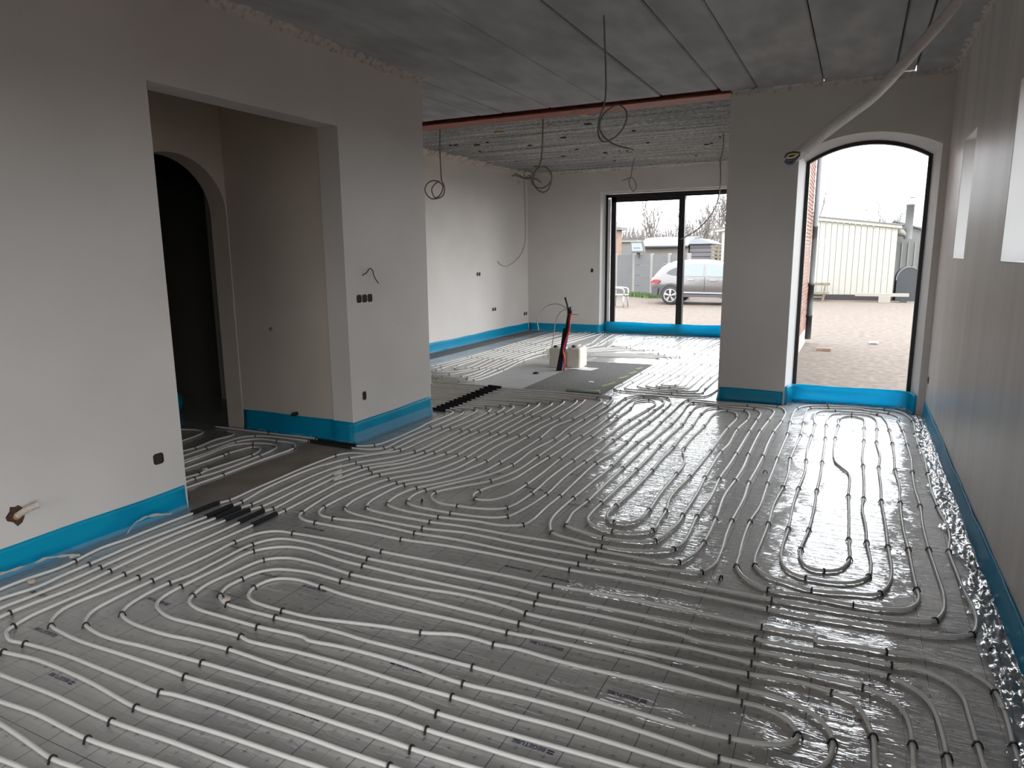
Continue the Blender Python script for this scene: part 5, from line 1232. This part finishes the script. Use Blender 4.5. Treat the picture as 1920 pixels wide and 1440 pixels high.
# ================================================================ OUTSIDE
ZG = -.1
g = struct(MB().box(-60, 40, 8.25, 90, ZG - .3, ZG), 'ground', M['gravel'])
struct(MB().box(1.3, 40, -30, 8.25, ZG - .3, ZG), 'ground_side', M['gravel'])
struct(MB().box(-60, 1.3, -30, -2.95, ZG - .3, ZG), 'ground_rear', M['gravel'])

# brick outer wall of the far room, seen through the arched window
bw = empty('wall_brick', (-.86, 11, ZG), kind='structure')
MB().box(-.9, -.838, YP + .42, SY0, ZG + .27, 3.7).box(-.9, -.838, SY1, YF + .85, ZG + .27, 3.7).box(-.9, -.838, SY0, SY1, SZ, 3.7).build('mortar_bed', M['mortar'], bw)
MB().box(-.9, -.815, YP + .42, SY0, ZG, ZG + .27).box(-.9, -.815, SY1, YF + .86, ZG, ZG + .27).build('plinth', M['plinth'], bw)
bl, bh, bt = .20, .050, .016
bb = MB().box(-.838, -.838 + bt, 0, bl, 0, bh)
bme = bb.mesh('brick'); bme.materials.append(M['brick'])
bme2 = bme.copy(); bme2.materials.clear(); bme2.materials.append(M['brick2'])
cells = []
for rrow in range(56):
    z = ZG + .28 + rrow * .0625
    off = .105 if rrow % 2 else 0
    y = YP + .44 + off
    while y + bl < YF + .85:
        if not (z < SZ and y + bl > SY0 and y < SY1): cells.append((y, z))
        y += .21
vis = sorted([c for c in cells if 12.3 < c[0] and .15 < c[1] < 3.0], key=lambda c: c[0])[:300]
vset = set(vis)
random.seed(2)
for (y, z) in vis:
    o = bpy.data.objects.new('brick', bme if random.random() < .7 else bme2)
    COL.objects.link(o); o.parent = bw
    o.location = (.86, y - 11 + random.uniform(-.003, .003), z - ZG)
b = MB()
for (y, z) in cells:
    if (y, z) not in vset: b.box(-.838, -.838 + bt, y, y + bl, z, z + bh)
o = b.build('brick_rest', M['brick'], bw); o['kind'] = 'stuff'

dp = empty('downpipe', (-.765, 14.28, ZG), 'grey zinc downpipe with black lower end on the brick corner', 'downpipe')
MB().lathe((-.765, 14.28, 0), [(.045, 1.02), (.045, 2.05), (.049, 2.05), (.049, 2.10), (.045, 2.10), (.045, 3.9)], 14).build('zinc_tube', M['zinc'], dp)
MB().lathe((-.765, 14.28, 0), [(.052, -.02), (.052, .40), (.057, .40), (.057, .45), (.052, .45), (.052, .98), (.060, .98), (.060, 1.03), (.046, 1.03)], 14).build('black_tube', M['castiron'], dp)
MB().box(-.84, -.76, 14.27, 14.29, 2.3, 2.33).build('bracket', M['zinc'], dp)

# cream boarded shed
YSH = 27.8
sh = empty('shed', (-1.8, YSH, ZG), 'cream vertical board shed with dark base across the yard', 'shed')
def shed_top(x): return 2.90 - .115 * abs(x + 1.75) if x < -1.75 else 2.90 - .13 * (x + 1.75)
x = -4.75; i = 0
random.seed(4)
while x < 1.12:
    x2 = min(x + .19, 1.16)
    b = MB().prism([(x + .006, .10), (x2 - .006, .10), (x2 - .006, shed_top(x2) - .12), (x + .006, shed_top(x) - .12)], 'Y', YSH + random.uniform(0, .006), YSH + .03)
    b.build('plank', M['shed'], sh)
    x = x2
MB().prism([(-4.7, ZG), (1.12, ZG), (1.12, shed_top(1.12) - .15), (-1.75, 2.76), (-4.7, shed_top(-4.7) - .15)], 'Y', YSH + .03, YSH + 2.9).build('body', M['shed_roof'], sh)
MB().box(-4.75, 1.14, YSH - .004, YSH + .05, ZG, .10).build('dark_base', M['shed_base'], sh)
MB().prism([(-5.0, shed_top(-5.0) - .13), (-1.75, 2.77), (1.25, shed_top(1.25) - .13), (1.25, shed_top(1.25) - .02), (-1.75, 2.885), (-5.0, shed_top(-5.0) - .02)], 'Y', YSH - .08, YSH + .0).build('fascia', M['shed'], sh)
MB().prism([(-5.05, shed_top(-5.05) - .02), (-1.75, 2.885), (1.30, shed_top(1.30) - .02), (1.30, shed_top(1.30) + .02), (-1.75, 2.93), (-5.05, shed_top(-5.05) + .02)], 'Y', YSH - .12, YSH + 3.0).build('roof', M['shed_roof'], sh)
# grey sheet building behind right with flue
s2 = empty('metal_barn', (3, 31, ZG), 'grey ribbed sheet metal barn right of the cream shed', 'barn')
MB().prism([(1.16, ZG), (9, ZG), (9, 1.2), (2.4, 2.28), (1.16, 2.72)], 'Y', 31, 38).build('body', M['sheet_grey'], s2)
for k in range(7):
    MB().box(1.22 + k * .22, 1.26 + k * .22, 30.95, 31, ZG, 1.95).build('rib', M['siding'], s2)
MB().prism([(1.1, 2.74), (2.4, 2.30), (9.1, 1.2), (9.1, 1.25), (2.4, 2.36), (1.1, 2.80)], 'Y', 30.85, 38.1).build('roof', M['shed_roof'], s2)
fl_ = empty('flue_pipe', (1.55, 29.9, 2.0), 'tall grey flue pipe with elbow between shed and barn', 'flue')
MB().lathe((1.56, 29.9, 0), [(.135, 2.05), (.135, 3.25), (.15, 3.25), (.15, 3.32), (.0, 3.32)], 14).build('stack', M['sheet_grey'], fl_)
MB().tube([(1.14, 29.9, 2.28), (1.35, 29.9, 2.28), (1.5, 29.9, 2.22), (1.56, 29.9, 2.08)], .12, 12).build('elbow', M['siding'], fl_)
MB().bar((1.56, 29.9, 3.3), (1.56, 29.9, 3.52), .02, .02, (1, 0, 0)).lathe((1.56, 29.9, 3.5), [(0, .05), (.19, .03), (.19, .02), (0, .02)], 14).build('rain_cap', M['sheet_grey'], fl_)
# black arched tank
tk = empty('arched_tank', (1.6, 28.1, ZG), 'black round topped tank standing right of the shed', 'tank')
prof = [(1.24, ZG), (1.98, ZG)] + [(1.61 + .37 * math.cos(t), .62 + .44 * math.sin(t)) for t in [math.pi * i / 16 for i in range(17)]]
MB().prism(prof, 'Y', 27.9, 29.6).build('body', M['tank'], tk)
prof2 = [(1.61 + .40 * math.cos(t), .62 + .47 * math.sin(t)) for t in [math.pi * i / 16 for i in range(17)]]
prof3 = [(1.61 + .37 * math.cos(t), .62 + .44 * math.sin(t)) for t in [math.pi * i / 16 for i in range(17)]]
b = MB(); vs = [(x, 27.88, z) for x, z in prof2] + [(x, 27.88, z) for x, z in prof3] + [(x, 28.0, z) for x, z in prof2]
b.add(vs, [(i, i + 1, 17 + i + 1, 17 + i) for i in range(16)] + [(i, 34 + i, 34 + i + 1, i + 1) for i in range(16)])
b.build('rim', M['sheet_grey'], tk)
MB().lathe((1.69, 28.2, 1.02), [(.04, 0), (.04, .1), (0, .1)], 10).build('filler', M['castiron'], tk)
# plank on block, bench
pk = empty('plank_seat', (.8, 27, ZG), 'long pale plank resting on a block in front of the shed', 'plank')
MB().box(-.03, 1.60, 26.92, 27.12, .10, .20).build('plank', M['block'], pk)
MB().box(.70, 1.06, 26.9, 27.15, ZG, .10).build('support_block', M['block'], pk)
MB().box(1.34, 1.55, 26.95, 27.1, ZG, .02).build('support_block', M['tank'], pk)
bn = empty('garden_bench', (-1.2, 27, ZG), 'weathered wooden bench by the shed behind the downpipe', 'bench')
MB().box(-1.9, -.85, 27.22, 27.26, .44, .53).build('back_board', M['wood'], bn)
MB().box(-1.9, -.86, 26.85, 27.2, .17, .215).build('seat', M['wood'], bn)
MB().box(-1.9, -1.05, 26.9, 26.94, .02, .07).build('rail', M['wood'], bn)
for xx in (-1.85, -1.05):
    MB().bar((xx, 26.9, ZG), (xx + .05, 26.9, .18), .07, .07, (0, 1, 0)).build('leg', M['wood'], bn)
    MB().bar((xx, 27.2, ZG), (xx + .05, 27.25, .5), .06, .06, (0, 1, 0)).build('leg', M['wood'], bn)
o = MB().box(.30, .42, 14.6, 14.7, ZG, ZG + .02).grid(lambda u, v: (.28 + .16 * u, 14.5 + .2 * v, ZG + .025 + .02 * math.sin(3 * u)), 4, 3).build('litter', M['paper'])
tag(o, 'crumpled white litter on the gravel near the arched window', 'litter')
o = MB().box(-.55, -.32, 13.2, 13.3, ZG, ZG + .05).build('loose_brick', M['brick2'], bevel=.006)
tag(o, 'loose reddish brick on the gravel beside the brick wall', 'brick')

# concrete panel fence
posts = [(-10.3, 29.6), (-9.35, 29.2), (-8.43, 28.75), (-7.40, 27.75), (-6.50, 26.95), (-5.6, 26.15)]
fe = empty('concrete_fence', (posts[2][0], posts[2][1], ZG), 'grey concrete panel fence with pale posts behind the car', 'fence')
for (x, y) in posts:
    MB().box(x - .065, x + .065, y - .065, y + .065, ZG, 1.62).build('post', M['fence_post'], fe, .01)
for (a, c) in zip(posts[:-1], posts[1:]):
    for k in range(4):
        z0 = ZG + k * .42
        MB().bar((a[0], a[1], z0 + .205), (c[0], c[1], z0 + .205), .05, .405).build('panel', M['fence'], fe)
# grass tuft stuff
random.seed(8)
b = MB()
for i in range(900):
    t = random.random()
    x = -8.6 + 1.5 * t + random.uniform(-.15, .25); y = 28.4 - 1.1 * t + random.uniform(-.55, .1)
    h = random.uniform(.08, .22); a = random.uniform(0, 6.28); w = .02
    b.add([(x - w * math.cos(a), y - w * math.sin(a), ZG), (x + w * math.cos(a), y + w * math.sin(a), ZG), (x + random.uniform(-.05, .05), y + random.uniform(-.05, .05), ZG + h)], [(0, 1, 2)])
o = b.build('grass', M['grass']); tag(o, 'patch of green grass at the foot of the concrete fence', 'grass', kind='stuff')
# framed box with pale panel on the fence
lb = empty('floodlight_box', (-8.18, 28.3, 1.6), 'dark framed box with a pale lettered panel on the fence', 'sign box')
MB().prism([(-8.46, 2.10), (-7.95, 2.10), (-7.86, 1.66), (-8.42, 1.66)], 'Y', 28.2, 28.42).build('housing', M['fence'], lb, .01)
MB().prism([(-8.40, 2.04), (-7.985, 2.04), (-7.905, 1.72), (-8.385, 1.72)], 'Y', 28.19, 28.2).build('panel', M['panel_pale'], lb)
for k in range(4):
    MB().box(-8.30 + k * .07, -8.255 + k * .07, 28.184, 28.19, 1.82, 1.87).build('letter_mark', M['fence'], lb)
MB().bar((-8.18, 28.4, 1.45), (-8.18, 28.4, 1.7), .05, .05, (0, 1, 0)).build('bracket', M['fence'], lb)

# white plastic garden chair
cx, cy = -6.95, 22.1
cr = empty('plastic_chair', (cx, cy, ZG), 'white plastic garden chair on the gravel left of the car', 'chair')
for (dx, dy, tx, ty) in ((.19, -.22, .0, .03), (.22, .22, -.02, -.03), (-.22, -.20, .02, .02), (-.22, .22, .02, -.02)):
    MB().tube([(cx + dx, cy + dy, ZG), (cx + dx + tx, cy + dy + ty, ZG + .40)], .025, 6, radii=[.02, .035]).build('leg', M['chair'], cr)
MB().grid(lambda u, v: (cx - .25 + .5 * u, cy - .23 + .46 * v, ZG + .41 - .02 * math.sin(math.pi * u) * math.sin(math.pi * v)), 6, 6).build('seat', M['chair'], cr).modifiers.new('s', 'SOLIDIFY').thickness = .03
for k in range(5):
    yy = cy - .2 + k * .1
    MB().bar((cx - .24, yy, ZG + .42), (cx - .36, yy, ZG + .80), .06, .02, (0, 1, 0)).build('back_slat', M['chair'], cr)
MB().tube(spline([(cx - .30, cy - .25, ZG + .60), (cx - .37, cy - .20, ZG + .82), (cx - .38, cy, ZG + .85), (cx - .37, cy + .2, ZG + .82), (cx - .30, cy + .25, ZG + .60)], .05), .025, 6).build('back_rim', M['chair'], cr)
for s in (-1, 1):
    MB().tube(spline([(cx - .33, cy + s * .25, ZG + .63), (cx, cy + s * .27, ZG + .62), (cx + .2, cy + s * .25, ZG + .58), (cx + .22, cy + s * .22, ZG + .40)], .05), .025, 6).build('armrest', M['chair'], cr)

# silver SUV, side on, tail to the left
S = .905
CX, CYn = -6.37, 23.6       # tail, near side
def cxw(u): return CX + u * S
def cz(z): return ZG + z * S
car = empty('car', (cxw(2.2), CYn + .85, ZG), 'silver grey sport utility car parked side on in the yard', 'car')
st = [  # u, z_bottom, z_belt, z_roof, half width belt, half width roof
    (.00, .52, .86, .88, .70, .66), (.06, .42, .98, 1.03, .80, .70), (.22, .36, 1.06, 1.22, .87, .70), (.45, .34, 1.08, 1.46, .90, .68), (.62, .33, 1.07, 1.56, .91, .68), (1.0, .32, 1.05, 1.62, .92, .69),
    (1.5, .31, 1.03, 1.65, .92, .70), (2.0, .31, 1.02, 1.64, .92, .70), (2.4, .31, 1.01, 1.60, .92, .69), (2.75, .31, 1.0, 1.48, .92, .69), (3.05, .31, 1.0, 1.28, .91, .72), (3.3, .31, 1.0, 1.10, .91, .74),
    (3.5, .32, .99, 1.04, .90, .74), (3.9, .33, .96, 1.01, .89, .70), (4.25, .36, .88, .93, .82, .62), (4.42, .42, .74, .80, .70, .5), (4.48, .5, .66, .70, .55, .4)]
W2 = .93
vs = []
for (u, zb, zbl, zr, hb, hr) in st:
    prof = [(0, zb), (hb * .9, zb), (hb, zb + .12), (hb * 1.01, (zb + zbl) / 2 + .05), (hb, zbl), (hr + (hb - hr) * .35, zbl + (zr - zbl) * .55), (hr, zr - .05), (hr * .8, zr), (0, zr + .01)]
    full = [(-a, z) for a, z in prof[::-1][:-1]] + prof
    # ring from roof left over bottom to roof right
    ring = [(-a, z) for a, z in prof] [::-1] + prof[1:]
    for (a, z) in ring: vs.append((cxw(u), CYn + W2 * S + a * S, cz(z)))
nr = 17
fs = [(i * nr + k, i * nr + (k + 1) % nr, (i + 1) * nr + (k + 1) % nr, (i + 1) * nr + k) for i in range(len(st) - 1) for k in range(nr)]
fs += [tuple(range(nr)), tuple((len(st) - 1) * nr + k for k in range(nr))]
MB().add(vs, fs, True).build('body', M['car'], car)
yn = CYn - .004
def side(poly, name, m, t=.02, off=0.0, lean=True):
    # poly (u,z); follows the tumblehome of the near side
    vs = []
    for dd in (0, t):
        for (u, z) in poly:
            tilt = max(0, z - 1.03) * .40 if lean else 0
            vs.append((cxw(u), yn - off + (tilt + dd) * S, cz(z)))
    n = len(poly)
    return MB().add(vs, [tuple(range(n))[::-1], tuple(range(n, 2 * n))] + [(i, (i + 1) % n, n + (i + 1) % n, n + i) for i in range(n)]).build(name, m, car)
side([(.62, 1.16), (.80, 1.10), (1.08, 1.06), (1.08, 1.40), (.85, 1.33), (.70, 1.25)], 'rear_quarter_window', M['cladding'], .03, .0)
side([(1.12, 1.06), (1.98, 1.05), (1.98, 1.50), (1.60, 1.51), (1.12, 1.42)], 'rear_door_window', M['carglass'], .03, .0)
side([(2.08, 1.05), (3.10, 1.02), (2.98, 1.14), (2.70, 1.38), (2.45, 1.48), (2.08, 1.50)], 'front_door_window', M['carglass'], .03, .0)
side([(.02, .80), (.14, .93), (.36, .93), (.42, .86), (.30, .79)], 'tail_light', M['taillight'], .03, .015, False)
side([(.08, .36), (.30, .33), (.33, .62), (.10, .62)], 'bumper', M['cladding'], .03, .012, False)
side([(1.20, .30), (3.25, .30), (3.25, .40), (1.20, .40)], 'sill', M['cladding'], .03, .014, False)
side([(1.22, .44), (3.22, .42), (3.22, .47), (1.22, .49)], 'sill_trim', M['rim'], .02, .016, False)
side([(1.42, .92), (1.66, .92), (1.66, .955), (1.42, .955)], 'door_handle', M['rim'], .03, .03, False)
side([(2.22, .90), (2.46, .90), (2.46, .935), (2.22, .935)], 'door_handle', M['rim'], .03, .03, False)
side([(1.115, .50), (1.125, .50), (1.125, 1.05), (1.115, 1.05)], 'door_gap', M['tyre'], .01, .006, False)
side([(2.03, .45), (2.04, .45), (2.04, 1.05), (2.03, 1.05)], 'door_gap', M['tyre'], .01, .006, False)
MB().prism([(cxw(.42), cz(1.47)), (cxw(.30), cz(1.44)), (cxw(.44), cz(1.52)), (cxw(.75), cz(1.59))], 'Y', CYn + .32, CYn + 1.36).build('spoiler', M['car'], car)
MB().lathe((cxw(2.98), CYn - .09, cz(1.06)), [(0, -.1), (.08, -.06), (.09, .03), (0, .1)], 10, 'Y').build('mirror', M['cladding'], car)
for u in (.80, 3.52):
    for s in (0, 1):
        yy = CYn + (.09 if s == 0 else 1.55) * 1.0
        arch = [(u + .44 * math.cos(t), .36 + .44 * math.sin(t)) for t in [math.pi * i / 14 for i in range(15)]]
        if s == 0:
            side(arch + [(q[0] * .84 + u * .16, q[1] * .84 + .36 * .16) for q in arch[::-1]], 'wheel_arch', M['cladding'], .04, .018, False)
            side([(u + .37 * math.cos(t), .36 + .37 * math.sin(t)) for t in [math.pi * i / 14 for i in range(15)]], 'arch_shadow', M['tyre'], .005, .006, False)
        c = (cxw(u), yy, cz(.345))
        wname = MB().lathe(c, [(.0, -.09), (.24 * S, -.105), (.31 * S, -.11), (.345 * S, -.08), (.345 * S, .10), (.0, .10)], 26, 'Y').build('tyre', M['tyre'], car)
        if s == 0:
            MB().lathe((c[0], c[1] - .115, c[2]), [(.245 * S, .004), (.245 * S, -.008), (.215 * S, -.008), (.215 * S, .004)], 26, 'Y').build('rim_ring', M['rim'], wname)
            for k in range(5):
                a = 2 * math.pi * k / 5 + .3
                for d in (-.13, .13):
                    p0 = (c[0] + .04 * math.cos(a), c[1] - .125, c[2] + .04 * math.sin(a)); p1 = (c[0] + .225 * S * math.cos(a + d), c[1] - .118, c[2] + .225 * S * math.sin(a + d))
                    MB().bar(p0, p1, .035, .012, (0, 1, 0)).build('spoke', M['rim'], wname)
            MB().lathe((c[0], c[1] - .135, c[2]), [(0, -.004), (.035, 0), (.045, .012)], 12, 'Y').build('hub', M['rim'], wname)

# buildings beyond the fence
h1_ = empty('brick_house', (-11, 31, ZG), 'pinkish brick house with tiled roof edge at the left of the sliding window', 'house')
MB().box(-15, -9.70, 30.4, 31.0, ZG, 2.72).build('wall', M['brick2'], h1_)
MB().box(-15.2, -9.50, 30.2, 31.1, 2.66, 2.78).build('eaves', M['slate_roof'], h1_)
MB().prism([(-15.2, 2.78), (-9.7, 2.78), (-9.95, 3.05), (-11.5, 4.6), (-15.2, 4.6)], 'Y', 30.3, 31.0).build('roof', M['roof_tile'], h1_)
g1 = empty('grey_container', (-11, 36, ZG), 'flat grey box building behind the concrete fence', 'building')
MB().box(-11.75, -10.45, 36, 37, ZG, 2.22).build('wall', M['sheet_grey'], g1)
MB().box(-11.8, -10.40, 35.9, 37.1, 2.22, 2.32).build('roof_edge', M['siding'], g1)
lh = empty('long_cabin', (-8.9, 36, ZG), 'low cream boarded cabin with grey pitched roof behind the fence', 'cabin')
for k in range(6):
    MB().box(-10.25, -7.75, 35.96 + .003 * (k % 2), 36.0, ZG + .33 * k, ZG + .33 * k + .315).build('board', M['siding'], lh)
MB().box(-10.23, -7.77, 36.0, 40, ZG, 1.95).build('wall', M['siding'], lh)
MB().prism([(35.6, 1.98), (37.2, 2.42), (38.6, 2.5), (40.4, 1.98)], 'X', -10.3, -7.72).build('roof', M['slate_roof'], lh)
MB().box(-10.3, -7.72, 35.55, 35.62, 1.93, 2.0).build('gutter', M['cladding'], lh)
sl = empty('slatted_store', (-7.2, 36, ZG), 'grey slatted store with pale gabled roof right of the window mullion', 'store')
for k in range(9):
    MB().box(-7.68, -6.6, 35.9, 35.94, .2 + .21 * k, .37 + .21 * k).build('slat', M['slat_grey'], sl)
MB().box(-7.66, -6.62, 35.95, 38, ZG, 2.05).build('wall', M['slat_grey'], sl)
MB().prism([(-7.70, 2.07), (-6.5, 2.07), (-6.75, 2.20), (-7.15, 2.33), (-7.6, 2.28)], 'Y', 35.7, 38.2).build('roof', M['panel_pale'], sl)
wp = empty('timber_pile', (-6.1, 35, ZG), 'pale timber boards stacked between the slatted store and the shed', 'timber')
for k in range(5):
    MB().box(-6.5, -5.3, 35.0 + .02 * k, 35.4, 1.2 + .17 * k, 1.29 + .17 * k).build('board', M['wood'], wp)
for k in range(2):
    MB().box(-6.3 + .8 * k, -6.2 + .8 * k, 35.1, 35.3, ZG, 2.0).build('post', M['wood'], wp)
rl = empty('yard_railing', (-7.3, 31, ZG), 'dark metal railing behind the car roof', 'railing')
for xx in (-8.35, -7.55, -6.62, -5.8, -5.0):
    MB().box(xx - .03, xx + .03, 31, 31.06, ZG, 1.28).build('post', M['cladding'], rl)
MB().box(-8.4, -4.9, 31, 31.05, 1.24, 1.29).build('rail', M['cladding'], rl)


def tree(x, y, h, label, seed, spread=.5, levels=5, r0=.10, n0=3):
    random.seed(seed)
    root = empty('bare_tree', (x, y, ZG), label, 'tree', 'bare trees beyond the yard')
    tr, br = MB(), MB()

    def grow(p, d, ln, r, lv):
        m = br if lv > 0 else tr
        q = p; pts = [tuple(p)]
        for _ in range(3):
            d = (d + Vector((random.uniform(-.12, .12), random.uniform(-.12, .12), random.uniform(-.02, .1)))).normalized()
            q = q + d * (ln / 3); pts.append(tuple(q))
        m.tube(pts, r, 5 if lv < 2 else 3, cap=False, radii=[r, r * .86, r * .72, r * .58])
        if lv >= levels: return
        k = n0 if lv else n0 + 2
        for i in range(k):
            f = random.uniform(.35, 1) if i else 1
            base = Vector(pts[0]).lerp(Vector(pts[-1]), f) if f < 1 else Vector(pts[-1])
            a = random.uniform(0, 6.28)
            nd = (d + Vector((math.cos(a) * spread, math.sin(a) * spread, random.uniform(.0, .35)))).normalized()
            grow(base, nd, ln * random.uniform(.55, .78), max(.012, r * .58), lv + 1)
    grow(Vector((x, y, ZG)), Vector((0, 0, 1)), h * .38, r0 * 1.5, 0)
    tr.build('trunk', M['bark'], root)
    br.build('branches', M['bark'], root)


tree(-13.4, 50, 6.2, 'tall bare tree in the middle of the left window pane', 41, .42, 5, .09)
tree(-9.2, 46, 5.6, 'dense bare tree in the right window pane next to the pier', 42, .60, 5, .09)
tree(-10.3, 49, 4.9, 'smaller bare tree right of the window mullion', 43, .55, 5, .07)
tree(-2.4, 50, 6.4, 'slender bare tree over the left end of the shed roof', 44, .35, 4, .08)
tree(1.45, 48, 5.0, 'bare tree behind the flue pipe', 45, .5, 5, .07)
tree(3.0, 50, 4.6, 'low bare tree right of the flue pipe over the barn roof', 46, .6, 5, .07)
tree(-15.6, 52, 4.2, 'small bare tree at the left edge of the sliding window', 47, .5, 4, .06)
tree(-11.8, 54, 4.4, 'thin bare tree left of the window mullion', 48, .4, 4, .06)
tree(-6.6, 40, 5.0, 'bare tree partly hidden by the pier edge', 49, .6, 5, .09)
# distant scrub belt
random.seed(12)
b = MB()
for i in range(5000):
    x = random.uniform(-24, 8); y = random.uniform(54, 64); h = random.uniform(1.6, 3.6) * (1.2 if x < -4 else .9)
    b.tube([(x, y, ZG), (x + random.uniform(-.2, .2), y, ZG + h * .6), (x + random.uniform(-.5, .5), y, ZG + h)], .03, 3, cap=False, radii=[.05, .035, .012])
o = b.build('scrub_belt', M['bark']); tag(o, 'belt of bare scrub and saplings along the horizon', 'scrub', kind='stuff')
